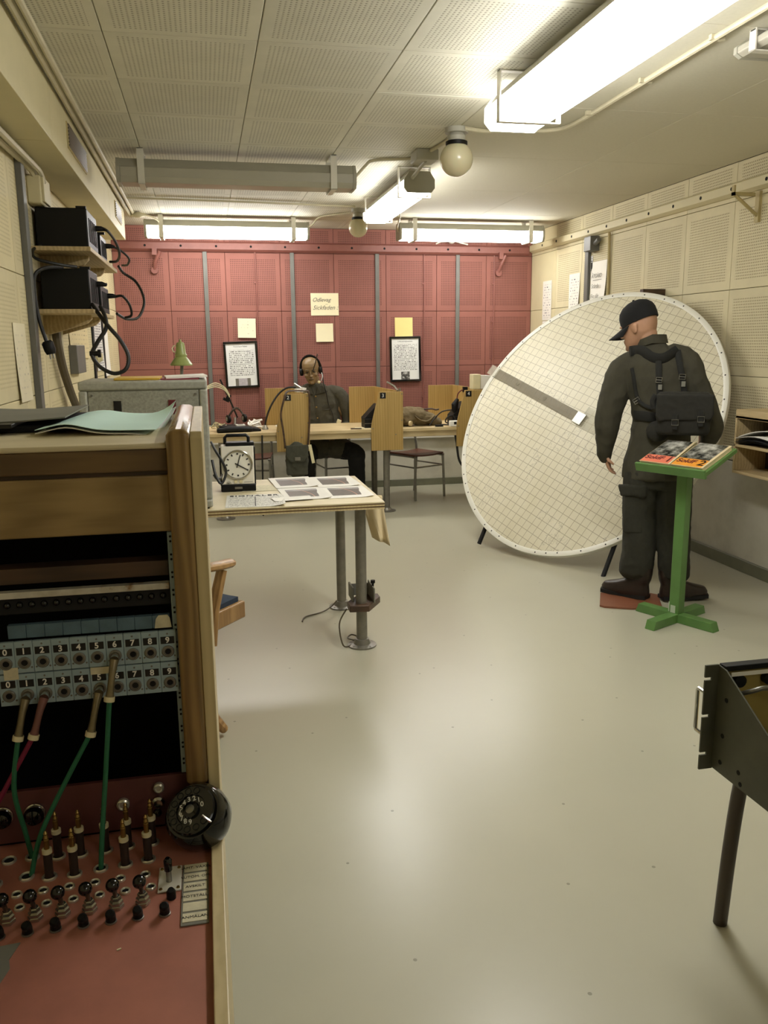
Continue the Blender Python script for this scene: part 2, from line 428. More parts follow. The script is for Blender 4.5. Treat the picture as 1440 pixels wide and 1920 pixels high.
    plain('plug_metal', rgb(132, 120, 94), 0.35, 0.7, var=0.2, scale=60)
    plain('plug_brown', rgb(52, 40, 34), 0.4)
    plain('ivory', rgb(222, 212, 172), 0.45)
    plain('chassis_grey', rgb(74, 74, 60), 0.45, var=0.25, scale=10)
    plain('chassis_yellow', rgb(168, 148, 82), 0.5, var=0.15)
    plain('tape_worn', rgb(212, 204, 172), 0.7, var=0.2, scale=60)
    plain('felt_grey', rgb(122, 120, 108), 0.8, var=0.1)
    printed('frame_text', rgb(232, 232, 228), rgb(84, 82, 80), 0.0185, 0.5, 0.1, 0.93, 0.24, 0.85, 190, 0.5)
    printed('frame_text_dense', rgb(232, 232, 228), rgb(84, 82, 80), 0.0168, 0.5, 0.07, 0.93, 0.22, 0.86, 190, 0.5)
    printed('notes_faint', rgb(234, 224, 192), rgb(190, 182, 158), 0.03, 0.42, 0.1, 0.9, 0.1, 0.9, 60, 0.3)
    printed('notes_dark', rgb(232, 228, 218), rgb(96, 94, 104), 0.026, 0.45, 0.1, 0.9, 0.06, 0.92, 70, 0.4)
    printed('list_dark', rgb(230, 228, 224), rgb(70, 68, 80), 0.021, 0.5, 0.08, 0.92, 0.04, 0.96, 110, 0.5)
    printed('sheet_print', rgb(226, 224, 214), rgb(128, 126, 120), 0.012, 0.5, 0.04, 0.96, 0.05, 0.8, 150, 0.5)
    printed('cream_notes', rgb(224, 208, 160), rgb(120, 106, 76), 0.03, 0.42, 0.1, 0.95, 0.1, 0.9, 70, 0.3)
    # plotting board face: grid rotated to the ruler's direction, faint pencil marks
    s = N('plot_face'); tc = s.node('ShaderNodeTexCoord'); mp = s.node('ShaderNodeMapping'); mp.inputs['Rotation'].default_value = (0, 0, PLOT_ROT)
    s.link(tc.outputs['Object'], mp.inputs[0]); sp = s.node('ShaderNodeSeparateXYZ'); s.link(mp.outputs[0], sp.inputs[0])
    lines = []
    for i, (pt, wd) in enumerate(((PLOT_PITCH, 0.0028), (PLOT_PITCH, 0.0028))):
        a = s.math('FRACT', s.math('ADD', s.math('MULTIPLY', sp.outputs[i], 1 / pt), 100.5)); a = s.math('ABSOLUTE', s.math('SUBTRACT', a, 0.5))
        mr = s.node('ShaderNodeMapRange'); mr.inputs[1].default_value = wd / pt; mr.inputs[2].default_value = 0.35 * wd / pt; s.link(a, mr.inputs[0]); lines.append(mr.outputs[0])
    g_ = s.math('MAXIMUM', lines[0], lines[1])
    wear = s.noise(tc.outputs['Object'], 2.2, 5, 0.65)
    paper = s.ramp(wear, [(0.25, rgb(214, 207, 180)), (0.6, rgb(226, 220, 198)), (0.85, rgb(234, 230, 214))])
    pen = s.noise(s.coord('Object', (1, 1, 1)), 6.0, 6, 0.7); pm = s.math('MULTIPLY', s.math('LESS_THAN', s.math('ABSOLUTE', s.math('SUBTRACT', pen, 0.5)), 0.004), s.math('GREATER_THAN', wear, 0.52))
    col = s.mix(s.math('MULTIPLY', g_, 0.62), paper, rgb(112, 94, 60)); col = s.mix(s.math('MULTIPLY', pm, 0.6), col, rgb(96, 88, 72))
    s.set(col, 0.42)
    # landscape photographs printed on the sheets
    s = N('photo_print'); v = s.coord('Generated'); sp = s.node('ShaderNodeSeparateXYZ'); s.link(v, sp.inputs[0])
    nz = s.noise(s.coord('Generated', (4, 9, 1)), 2.0, 6, 0.65)
    gnd = s.ramp(nz, [(0.3, rgb(58, 54, 48)), (0.6, rgb(92, 84, 72)), (0.8, rgb(128, 116, 98))])
    sky = s.ramp(s.noise(v, 3, 3), [(0.3, rgb(120, 120, 118)), (0.7, rgb(168, 166, 162))])
    top = s.math('GREATER_THAN', s.math('ADD', sp.outputs[1], s.math('MULTIPLY', nz, 0.12)), 0.86)
    lx = s.math('ADD', s.math('MULTIPLY', s.math('POWER', sp.outputs[1], 2.0), -0.34), 0.74)
    ln = s.math('LESS_THAN', s.math('ABSOLUTE', s.math('SUBTRACT', sp.outputs[0], lx)), 0.013)
    col = s.mix(top, gnd, sky); col = s.mix(ln, col, rgb(206, 150, 120)); s.set(col, 0.4)
    s = N('photo_dark'); v = s.coord('Generated'); f = s.noise(v, 3.2, 5, 0.6)
    s.set(s.ramp(f, [(0.36, rgb(26, 25, 24)), (0.5, rgb(92, 90, 86)), (0.66, rgb(214, 212, 206))]), 0.4)
    s = N('cover_photo'); v = s.coord('Generated'); f = s.noise(v, 4.5, 6, 0.62); f2 = s.noise(v, 1.6, 2)
    ff = s.math('ADD', s.math('MULTIPLY', f, 0.6), s.math('MULTIPLY', f2, 0.4))
    s.set(s.ramp(ff, [(0.36, rgb(40, 40, 36)), (0.45, rgb(96, 96, 88)), (0.55, rgb(168, 166, 156)), (0.68, rgb(226, 224, 214))]), 0.25)
    s = N('photo_frame_plate'); v = s.coord('Generated'); f = s.noise(v, 4, 4)
    s.set(s.ramp(f, [(0.3, rgb(168, 162, 166)), (0.7, rgb(198, 192, 194))]), 0.4)
PLOT_ROT = math.radians(18.0); PLOT_PITCH = 0.0605
build_mats()

# ------------------------------------------------------------------ the room
struct('floor', G().bx(XL - .1, XR + .1, YF - .1, YB + .1, -.1, 0), 'floor_paint')
struct_ceiling = struct('ceiling', G().bx(XL - .1, XR + .1, YF - .1, YB + .1, ZC + .012, ZC + .12), 'ceiling_joint')
wb = struct('wall_back', G().bx(XL, XR, YB + .012, YB + .1, 0, ZC + .012), 'red_joint')
wr = struct('wall_right', G().bx(XR + .012, XR + .1, YF, YB + .1, 0, ZC + .012), 'joint_dark')
wl = struct('wall_left', G().bx(XL - .1, XL - .012, YF, YB + .1, 0, ZC + .012), 'joint_dark')
wf = struct('wall_front', G().bx(XL - .1, XR + .1, YF - .1, YF, 0, ZC + .012), 'cream_plain')
_pm = {}
def board(parent, w_, h_, M, mat, name='panel', gap=0.0035):
    """one acoustic board, local x/y in its face, z outwards; alike boards share a mesh"""
    key = (round(w_, 3), round(h_, 3), mat)
    if key not in _pm:
        g = G(); a, b, t, c = w_ / 2 - gap / 2, h_ / 2 - gap / 2, 0.012, 0.0022
        g.loft([[(-a, -b, 0), (a, -b, 0), (a, b, 0), (-a, b, 0)], [(-a, -b, t - c), (a, -b, t - c), (a, b, t - c), (-a, b, t - c)],
                [(-a + c, -b + c, t), (a - c, -b + c, t), (a - c, b - c, t), (-a + c, b - c, t)]])
        me = g.mesh(name, False); me.materials.append(MATS[mat]); _pm[key] = me
    return link(name, _pm[key], parent, M)
ROWS = [0.735, 1.313, 1.891, 2.469, ZC]
# red back wall
xs = [XL] + [-0.303 + .5553 * i for i in range(7)] + [XR]
for z0, z1 in zip(ROWS[:-1], ROWS[1:]):
    for x0, x1 in zip(xs[:-1], xs[1:]):
        board(wb, x1 - x0, z1 - z0, frame(((x0 + x1) / 2, YB + .012, (z0 + z1) / 2), (1, 0, 0), (0, 0, 1)), 'red_board')
G().bx(XL, XR, YB - .004, YB + .012, 0, .732).build('lower_wall', 'concrete', wb)
# cream right wall (boards go on past the camera)
ys = [YB, 8.238, 7.64, 7.047, 6.455, 5.865, 5.28, 4.69]
while ys[-1] > YF: ys.append(max(ys[-1] - .587, YF))
for z0, z1 in zip(ROWS[:-1], ROWS[1:]):
    for y1, y0 in zip(ys[:-1], ys[1:]):
        if y1 - y0 < .02: continue
        board(wr, y1 - y0, z1 - z0, frame((XR + .012, (y0 + y1) / 2, (z0 + z1) / 2), (0, -1, 0), (0, 0, 1)), 'cream_board' if y1 < 8.3 else 'cream_plain')
G().bx(XR - .012, XR + .012, YF, YB, 0, .73).build('lower_wall', 'concrete', wr, 0.004)
# cream left wall
ys = [YB, 8.35, 7.77, 7.19, 6.61, 6.03, 5.45, 4.87, 4.29, 3.71, 3.13]
while ys[-1] > YF: ys.append(max(ys[-1] - .58, YF))
for z0, z1 in zip(ROWS[:-1], ROWS[1:]):
    for y1, y0 in zip(ys[:-1], ys[1:]):
        if y1 - y0 < .02: continue
        board(wl, y1 - y0, z1 - z0, frame((XL - .012, (y0 + y1) / 2, (z0 + z1) / 2), (0, 1, 0), (0, 0, 1)), 'cream_board_soft')
G().bx(XL - .012, XL + .01, YF, YB, 0, .73).build('lower_wall', 'concrete', wl)
# ceiling: perforated boards on the left, long plain boards on the right
cx = [XL, -0.318 - .586 * 0 , 0.268, 0.854, 1.44]
cy = [YB] + [8.23 - .58 * i for i in range(19) if 8.23 - .58 * i > YF] + [YF]
for x0, x1 in zip(cx[:-1], cx[1:]):
    for y1, y0 in zip(cy[:-1], cy[1:]):
        if y1 - y0 < .03: continue
        board(struct_ceiling, x1 - x0, y1 - y0, frame(((x0 + x1) / 2, (y0 + y1) / 2, ZC + .012), (1, 0, 0), (0, -1, 0)), 'ceiling_board')
for x0, x1 in ((1.44, 2.577), (2.577, XR)):
    yy = YB; k = 0
    while yy > YF + .05:
        y0 = max(yy - 1.16, YF)
        board(struct_ceiling, x1 - x0, yy - y0, frame(((x0 + x1) / 2, (y0 + yy) / 2, ZC + .012), (1, 0, 0), (0, -1, 0)), 'ceiling_plain', gap=0.0025); yy = y0
# baseboards
def bb(name, g): return struct(name, g, 'baseboard_paint', 0.004)
bb('baseboard_back', G().bx(XL + .012, XR - .03, YB - .022, YB - .004, 0, .075))
bb('baseboard_right', G().bx(XR - .036, XR - .012, YF, YB - .004, 0, .085))
bb('baseboard_left', G().bx(XL + .01, XL + .028, YF, YB - .022, 0, .085))
# duct boxing along the left wall, with seams and two vents
sof = thing('duct_boxing', 'cream painted duct boxing running along the left wall under the ceiling', 'boxing', (-.73, 3.0, 2.455))
segs = [YF, -1.2, 1.55, 4.2, 6.62, 7.86]
for a, b in zip(segs[:-1], segs[1:]):
    G().bx(XL + .001, -.618, a + .003, b - .003, 2.455, ZC - .002).build('box_section', 'cream_plain', sof, 0.003, world=True)
for y0, y1 in ((4.68, 5.38), (7.02, 7.5)):
    v = G().bx(-.622, -.612, y0, y1, 2.53, 2.655).build('vent_frame', 'cream_dark', sof, 0.003, world=True)
    for k in range(7): G().box((-.6105, (y0 + y1) / 2, 2.545 + k * .0162), (.006, y1 - y0 - .03, .009), (0, .5, 0)).build('slat', 'conduit_brown', sof, world=True)
# grey vertical strips on the red wall
for i, (x, z0) in enumerate(((.053, .735), (.93, .735), (1.822, .735), (2.705, .735))):
    o = struct('trim_%d' % (i + 1), G().bx(x - .021, x + .021, YB - .018, YB, z0, 2.475), 'grey_paint', 0.003)
# red rail with bolt holes and brackets
rail = thing('wall_rail', 'red painted steel rail with round holes across the back wall', 'rail', (1.3, YB, 2.48))
G().prism([(0, 0), (-.02, 0), (-.045, .018), (-.045, .078), (-.02, .096), (0, .096)], XL + .002, XR - .05, frame((0, YB, 2.477), (0, 1, 0), (0, 0, 1))).build('rail_body', 'red_metal', rail, world=True, smooth=False)
for k in range(12):
    x = -.52 + .345 * k
    if x < XR - .1: G().cyl((x, YB - .0475, 2.525), (x, YB - .044, 2.525), .0115, n=14).build('bolt_hole', 'void_black', rail, world=True)
for x in (-.43, 3.17):
    G().bx(x - .022, x + .022, YB - .085, YB - .045, 2.43, 2.50).tube([(x + .05, YB - .07, 2.47), (x, YB - .06, 2.36), (x - .01, YB - .02, 2.30)], .018, 8).cyl((x - .01, YB - .035, 2.29), (x - .01, YB, 2.29), .034).build('bracket', 'red_metal', rail, world=True)
# cream rail on the right wall
rail = thing('wall_rail', 'cream painted steel rail with dark bolt holes along the right wall', 'rail', (XR, 4, 2.49))
G().prism([(0, 0), (.02, 0), (.05, .018), (.05, .072), (.02, .09), (0, .09)], YF, YB - .05, frame((XR, 0, 2.497), (-1, 0, 0), (0, 0, 1))).build('rail_body', 'cream_plain', rail, world=True, smooth=False)
for k in range(24):
    y = 8.5 - .36 * k
    if y > YF + .1: G().cyl((XR - .0525, y, 2.542), (XR - .049, y, 2.542), .012, n=12).build('bolt_hole', 'void_black', rail, world=True)
for y in (5.02, 2.0):
    G().bx(XR - .20, XR - .045, y - .014, y + .014, 2.458, 2.478).bx(XR - .20, XR - .188, y - .014, y + .014, 2.458, 2.52).tube([(XR - .19, y, 2.468), (XR - .015, y, 2.34)], .011, 8).bx(XR - .02, XR, y - .02, y + .02, 2.30, 2.49).build('bracket', 'cream_dark', rail, world=True)
# white trunking behind the desk on the back wall
single('cable_trunking', G().bx(-.5, 3.3, YB - .05, YB - .004, .53, .60), 'white_metal', 'white cable trunking along the back wall below the desk', 'trunking', bevel=0.004)
# grey strip and thin pipe on the right wall
struct('trim_5', G().bx(XR - .03, XR, 7.445, 7.515, .74, 2.497), 'grey_paint', 0.003)
single('junction_box', G().bx(XR - .09, XR, 7.28, 7.42, 2.36, 2.49).cyl((XR - .045, 7.28, 2.42), (XR - .045, 7.2, 2.45), .022), 'grey_paint', 'grey junction box under the cream rail beside the grey strip', 'box', bevel=0.006)
cable('wall_conduit', [(XR - .02, 7.06, 2.49), (XR - .015, 7.05, 2.1), (XR - .015, 7.05, 1.5), (XR - .015, 7.05, .74)], .013, 'cream_dark', 'thin painted conduit running down the right wall by the papers', 'conduit')
# ------------------------------------------------------------------ fluorescent fittings
def fitting(label, cx_, cy_, length, along, width, lit, zb=2.515, h=0.13, dim=False):
    """along 'X' or 'Y'; hung from the ceiling on two straps"""
    M = Matrix.Translation((cx_, cy_, zb)) @ (Matrix.Rotation(PI / 2, 4, 'Z') if along == 'Y' else Matrix())
    t = thing('fluorescent_light', label, 'light', M=M, group=None)
    L = length / 2; W = width / 2; hd = h * 0.62
    # housing: trapezoid along local x
    prof = [(-W * .98, hd), (W * .98, hd), (W * .66, h), (-W * .66, h)]
    F = frame((0, 0, 0), (0, 1, 0), (0, 0, 1))
    G().prism(prof, -L + .02, L - .02, F).build('housing', 'housing_grey', t, 0.003)
    lens = [(-W * .78, 0), (W * .78, 0), (W, hd * .35), (W, hd), (-W, hd), (-W, hd * .35)]
    G().prism(lens, -L + .022, L - .022, F).build('diffuser', ('diffuser_fill' if dim else 'diffuser_on') if lit else 'diffuser_off', t, 0.004, smooth=False)
    ep = [(-W * .8, -.002), (W * .8, -.002), (W * 1.02, hd * .33), (W * 1.02, hd), (W * .68, h + .002), (-W * .68, h + .002), (-W * 1.02, hd), (-W * 1.02, hd * .33)]
    for s_ in (-1, 1):
        a = s_ * L; b = a - s_ * .022
        G().prism(ep, min(a, b), max(a, b), F).build('end_cap', 'diffuser_on' if (lit and width > .24) else 'housing_grey', t, 0.002, smooth=False)
    top = ZC - zb
    for x in (-L * .8, L * .8):
        g = G()
        for s_ in (-1, 1):
            g.bx(x - .02, x + .02, s_ * (W + .006) - .003, s_ * (W + .006) + .003, -.012, top)
        g.bx(x - .016, x + .016, -W - .009, W + .009, -.014, -.009).bx(x - .016, x + .016, -W - .009, W + .009, top - .006, top - .001)
        g.build('strap', 'white_metal', t)
    return t
fitting('large lit fluorescent fitting close to the camera at the upper right', 1.465, 2.93, 2.06, 'Y', .27, True, 2.52, .15)
fitting('unlit grey fluorescent fitting hanging crosswise on the left of the ceiling', .27, 5.62, 1.47, 'X', .2, False, 2.525, .14)
fitting('lit fluorescent fitting pointing away in the middle of the ceiling', 1.452, 6.40, 1.5, 'Y', .205, True, 2.535, .13)
fitting('lit fluorescent fitting in front of the red wall, left of the two', .275, 8.22, 1.5, 'X', .19, True, 2.525, .15)
fitting('lit fluorescent fitting in front of the red wall, right of the two', 2.6, 8.12, 1.46, 'X', .19, True, 2.525, .15)
fitting('white unlit fitting at the right edge of the ceiling above the frame corner', 2.24, 2.60, 1.3, 'Y', .22, False, 2.655, .06)
fitting('added fill light in the form of a fluorescent fitting, unseen behind the camera', 1.465, -1.3, 1.5, 'Y', .205, True, 2.535, .13, True)  # unseen light, added to brighten the switchboard front
# globe lamps
def globe(x, y, zc, r, label):
    t = thing('globe_lamp', label, 'lamp', (x, y, zc), group=None)
    G().sphere((0, 0, 0), r, 28, 18).build('glass_globe', 'opal_glass', t)
    G().lathe([(r * .62, r * .78), (r * .66, r * .82), (r * .66, r * 1.0), (r * .58, r * 1.04)], 24).build('collar', 'black_plastic', t)
    G().lathe([(r * .5, r * 1.0), (r * .56, r * 1.3), (r * .45, ZC - zc - .03), (r * .7, ZC - zc - .028), (r * .7, ZC - zc - .001)], 20).build('lamp_base', 'housing_grey', t)
globe(1.432, 4.75, 2.556, .092, 'round opal globe lamp on the ceiling beside the large near light')
globe(1.39, 7.6, 2.562, .084, 'small round opal globe lamp near the red wall')
# ceiling boxes and cables
single('junction_box', G().bx(1.33, 1.47, 5.25, 5.41, 2.655, ZC - .001).cyl((1.4, 5.30, 2.66), (1.4, 5.645, 2.62), .012), 'housing_grey', 'grey junction box on the ceiling between globe lamp and middle light', 'box', bevel=0.006)
zc = ZC - .012
cable('ceiling_cable', [(-.55, YF + .1, zc), (-.55, 0, zc), (-.555, 3, zc), (-.56, 5, zc), (-.555, 7.9, zc), (-.56, 8.0, zc)], .014, 'cable_grey', 'painted cable along the ceiling edge of the left duct boxing, inner one')
cable('ceiling_cable', [(-.59, YF + .1, zc), (-.59, 0, zc), (-.588, 3, zc), (-.592, 5, zc), (-.59, 7.9, zc - .004), (-.57, 8.06, zc - .01)], .016, 'cable_grey', 'painted cable along the ceiling edge of the left duct boxing, outer one')
cable('ceiling_cable', [(-.54, 7.25, zc), (.3, 7.3, zc), (.9, 7.36, zc), (1.33, 7.4, zc)], .008, 'cable_grey', 'thin cable crossing the ceiling above the left back light')
cable('ceiling_cable', [(-.47, 8.03, 2.69), (-.42, 8.05, 2.685), (-.35, 8.1, 2.66), (-.33, 8.15, 2.62)], .008, 'cable_grey', 'short cable feeding the left back light')
single('cable_plug', G().tube([(-.56, 8.02, 2.69), (-.53, 8.02, 2.69), (-.5, 8.02, 2.69), (-.46, 8.03, 2.69)], [.016, .026, .026, .012], 12), 'cable_grey', 'pale cable coupling at the ceiling corner beside the left back light', 'plug')
cable('ceiling_cable', [(.98, 5.70, 2.62), (1.03, 5.68, 2.63), (1.08, 5.62, 2.68), (1.13, 5.58, zc), (1.33, 5.50, zc), (1.38, 5.42, zc)], .010, 'cable_grey', 'grey cable from the unlit light to the ceiling junction box')
cable('ceiling_cable', [(1.42, 4.99 + .26, zc), (1.45, 5.0, zc), (1.44, 4.86, zc)], .011, 'cable_grey', 'short cable between ceiling junction box and globe lamp')
cable('ceiling_cable', [(1.46, 4.70, zc), (1.60, 4.74, zc), (1.72, 4.70, zc), (1.95, 4.66, zc), (2.02, 4.5, zc), (2.02, 3.9, zc), (2.01, 3.0, zc), (2.01, 1.5, zc), (2.0, YF + .1, zc)], .012, 'cable_grey', 'long painted cable on the ceiling right of the large near light')
for i, y in enumerate((4.3, 3.75, 3.2, 2.75)):
    single('cable_clip', G().bx(1.99, 2.05, y - .01, y + .01, ZC - .02, ZC - .0005), 'cable_grey', 'small clip holding the long ceiling cable', 'clip', group='clips on the long ceiling cable')
cable('ceiling_cable', [(1.60, 7.13, 2.6), (1.66, 7.2, 2.63), (1.75, 7.5, 2.66), (1.84, 8.0, 2.63), (1.875, 8.1, 2.60)], .008, 'cable_grey', 'thin cable linking the middle light to the right back light')
cable('ceiling_cable', [(1.0, 8.16, 2.62), (1.05, 8.1, 2.65), (1.12, 8.0, zc), (1.35, 7.75, zc)], .007, 'cable_grey', 'thin cable from the left back light to the small globe lamp')
single('white_socket', G().sphere((2.62, YB - .06, 2.62), .04, 14, 10).tube([(2.62, YB - .06, 2.61), (2.5, YB - .07, 2.6), (2.45, YB - .05, 2.58)], .008).tube([(2.66, YB - .06, 2.61), (2.72, YB - .07, 2.59), (2.8, YB - .05, 2.578)], .008), 'white_metal', 'white round socket lying on the red rail', 'socket')
# thin red cables down the back wall
for x, z0, lab in ((.555, .80, 'red painted cable down the wall right of the left framed notice'), (2.33, .80, 'red painted cable down the wall right of the right framed notice'), (3.115, .78, 'red painted cable down the wall near the right corner')):
    o = cable('wall_cable', [(x, YB - .008, 2.477), (x + .004, YB - .008, 2.0), (x - .004, YB - .008, 1.5), (x, YB - .008, z0)], .0075, 'red_metal', lab)
    for k in range(4):
        G().bx(-.02, .012, -.006, .006, -.3 - .4 * k - .006, -.3 - .4 * k + .006).build('clip', 'red_metal', o)

# ------------------------------------------------------------------ papers and frames on the walls
def note(name, x0, x1, z0, z1, mat, label, tilt=0.0, y=YB - .003, curl=.012):
    w_, h_ = x1 - x0, z1 - z0
    def fn(a, b): return Vector(((a - .5) * w_, (b - .5) * h_, .002 + curl * (abs(1 - b) ** 3)))
    g = G().sheet(fn, 4, 6, .0012)
    return single(name, g, mat, label, 'paper', M=frame(((x0 + x1) / 2, y, (z0 + z1) / 2), (1, 0, 0), (0, 0, 1)) @ Matrix.Rotation(tilt, 4, 'Z'))
note('paper_note', .352, .535, 1.625, 1.82, 'notes_faint', 'cream paper pinned above the left framed notice', -.02)
p = note('handwritten_sign', 1.113, 1.406, 1.848, 2.075, 'paper_cream', 'cream sheet with two lines of handwriting high on the red wall', .005, curl=.004)
text('Odlevag', .058, 'ink_grey', p, Matrix.Translation((-.035, .045, .0042)), shear=.35)
text('_', .05, 'ink_grey', p, Matrix.Translation((.02, .02, .0042)))
text('Sickfaden :', .062, 'ink_grey', p, Matrix.Translation((.005, -.035, .0045)), shear=.35)
note('paper_note', 1.16, 1.343, 1.578, 1.766, 'paper_cream', 'blank pale paper below the handwritten sheet', .004)
note('paper_note', 2.01, 2.205, 1.62, 1.825, 'paper_yellow', 'blank yellow paper above the right framed notice', 0)
def framed(x, z, w_, h_, tilt, mat, label, photo, title):
    M = frame((x, YB - .004, z), (1, 0, 0), (0, 0, 1)) @ Matrix.Rotation(tilt, 4, 'Z') @ Matrix.Rotation(-.02, 4, 'X')
    t = thing('framed_notice', label, 'notice', M=M)
    a, b, f = w_ / 2, h_ / 2, .022
    for x0, x1, y0, y1 in ((-a, a, b - f, b), (-a, a, -b, -b + f), (-a, -a + f, -b + f, b - f), (a - f, a, -b + f, b - f)):
        G().bx(x0, x1, y0, y1, .0, .024).build('frame_rail', 'black_gloss', t, 0.002)
    pp = G().bx(-a + f, a - f, -b + f, b - f, .002, .012).build('printed_sheet', mat, t)
    text(title, .017, 'ink', pp, Matrix.Translation((0, b - f - .03, .0125)))
    if photo == 'device':
        for x0, x1, mm in ((-.078, -.045, 'steel_dark'), (-.045, .045, 'photo_frame_plate'), (.045, .078, 'steel_dark')):
            G().bx(x0 + .005, x1 + .005, -b + f, -b + f + .075, .012, .0128).build('picture', mm, pp)
    else: G().bx(-.05, .045, -b + f, -b + f + .083, .012, .0128).build('picture', 'photo_dark', pp)
framed(.374, 1.352, .345, .475, .03, 'frame_text', 'black framed notice with a picture of a grey device, left on the red wall', 'device', 'Markering av flygläge')
framed(2.122, 1.388, .342, .478, .012, 'frame_text_dense', 'black framed notice with a small dark photograph, right on the red wall', 'dark', 'Luftbevakningscentralen')
def rnote(name, y0, y1, z0, z1, mat, label, curl=.02, x=XR - .002):
    w_, h_ = y1 - y0, z1 - z0
    def fn(a, b): return Vector(((a - .5) * w_, (b - .5) * h_, .002 + curl * ((1 - b) ** 2) * a))
    return single(name, G().sheet(fn, 5, 6, .0012), mat, label, 'paper', M=frame((x, (y0 + y1) / 2, (z0 + z1) / 2), (0, -1, 0), (0, 0, 1)))
rnote('paper_note', 8.33, 8.56, 1.78, 2.18, 'notes_dark', 'white paper with writing nearest the red corner on the right wall', 0)
rnote('paper_note', 8.36, 8.55, 1.50, 1.77, 'list_dark', 'small printed list under the paper nearest the red corner')
rnote('paper_note', 7.66, 7.90, 1.82, 2.20, 'notes_dark', 'white paper left of the grey strip on the right wall')
p = rnote('handwritten_sign', 7.11, 7.43, 1.75, 2.27, 'paper_white', 'white sheet of handwriting right of the grey strip on the right wall', .05)
for i, (tx, sz) in enumerate((('ÅTGÄRD', .05), ('Störda', .055), ('1 Eko slår', .05), ('2 Eko', .05))):
    text(tx, sz, 'ink_grey', p, Matrix.Translation((-.02, .13 - .09 * i, .012 + .012 * i)), shear=.2)
G().bx(-.1, .07, .094, .098, .006, .0075).build('underline', 'ink_grey', p)
rnote('tape_strip', 7.40, 7.44, 2.18, 2.33, 'list_dark', 'narrow printed strip above the handwritten white sheet', 0)
# left wall papers
def lnote(name, y0, y1, z0, z1, mat, label, curl=.01, x=XL + .002):
    w_, h_ = y1 - y0, z1 - z0
    def fn(a, b): return Vector(((a - .5) * w_, (b - .5) * h_, .002 + curl * ((1 - b) ** 2)))
    return single(name, G().sheet(fn, 4, 5, .0012), mat, label, 'paper', M=frame((x, (y0 + y1) / 2, (z0 + z1) / 2), (0, 1, 0), (0, 0, 1)))
lnote('paper_note', 4.10, 4.36, 1.30, 1.66, 'notes_faint', 'tall pale paper on the left wall below the shelves')
lnote('paper_note', 5.72, 6.6, 1.47, 1.72, 'cream_notes', 'cream paper with handwriting on the left wall under the lower shelf')
lnote('paper_note', 7.0, 7.5, 1.36, 1.80, 'list_dark', 'printed list on the left wall behind the hanging cable loop')
lnote('paper_note', 7.55, 7.95, 1.30, 1.68, 'paper_white', 'blank white paper on the left wall nearest the red wall')
# left wall fittings
single('wall_box', G().bx(XL, XL + .05, 5.68, 6.05, 1.38, 1.56), 'grey_paint', 'flat grey box on the left wall beside the cable loop', 'box', bevel=0.004)
for y0, lab in ((6.86, 'black edged strip left of the printed list'), (7.52, 'black edged strip right of the printed list')):
    single('black_strip', G().bx(XL, XL + .012, y0, y0 + .09, 1.2, 1.82), 'black_matt', lab + ' on the left wall', 'strip', bevel=0.002)
single('wall_socket', G().lathe([(.05, 0), (.05, .03), (.036, .045), (.03, .06), (.012, .064)], 20, frame((XL, 6.95, 1.47), (0, 1, 0), (0, 0, 1))), 'ivory', 'round ivory socket on the left wall seen through the cable loop', 'socket')
b = single('junction_box', G().bx(XL, XL + .07, 4.74, 4.94, 2.27, 2.41), 'cream_plain', 'cream junction box on the left wall above the upper black device', 'box', bevel=0.008)
G().bx(-.006, .008, -.09, .09, -.06, .06).build('box_cover', 'cream_plain', b, 0.003, M=Matrix.Translation((XL + .075, 4.84, 2.34)))
for i, (dx, dy) in enumerate(((0, 0), (.035, .02), (.0, .06))):
    cable('wall_conduit', [(XL + .03 + dx, 2.6, 2.43 - .01 * i), (XL + .03 + dx, 3.6, 2.43 - .01 * i), (XL + .03 + dx, 4.55 + dy, 2.43), (XL + .035 + dx, 4.72 + dy, 2.42), (XL + .04 + dx, 4.78 + dy, 2.38)], .015, 'cable_grey', ('lower', 'middle', 'upper')[i] + ' painted conduit bending into the cream junction box on the left wall', 'conduit')
struct('trim_6', G().bx(XL, XL + .03, 4.48, 4.56, .9, 2.452), 'grey_paint', 0.003)
cable('wall_conduit', [(XL + .03, 5.05, 1.72), (XL + .035, 5.05, 1.6), (XL + .04, 5.12, 1.45), (XL + .05, 5.26, 1.3), (XL + .06, 5.5, 1.1), (XL + .06, 5.55, .8)], .024, 'conduit_brown', 'thick brown hose curving down the left wall behind the grey cabinet', 'hose')
cable('wall_conduit', [(XL + .03, 5.2, 1.72), (XL + .03, 5.2, 1.5), (XL + .04, 5.32, 1.32), (XL + .05, 5.55, 1.12), (XL + .05, 5.62, .8)], .018, 'cable_grey', 'pale cable running beside the thick brown hose on the left wall', 'cable')

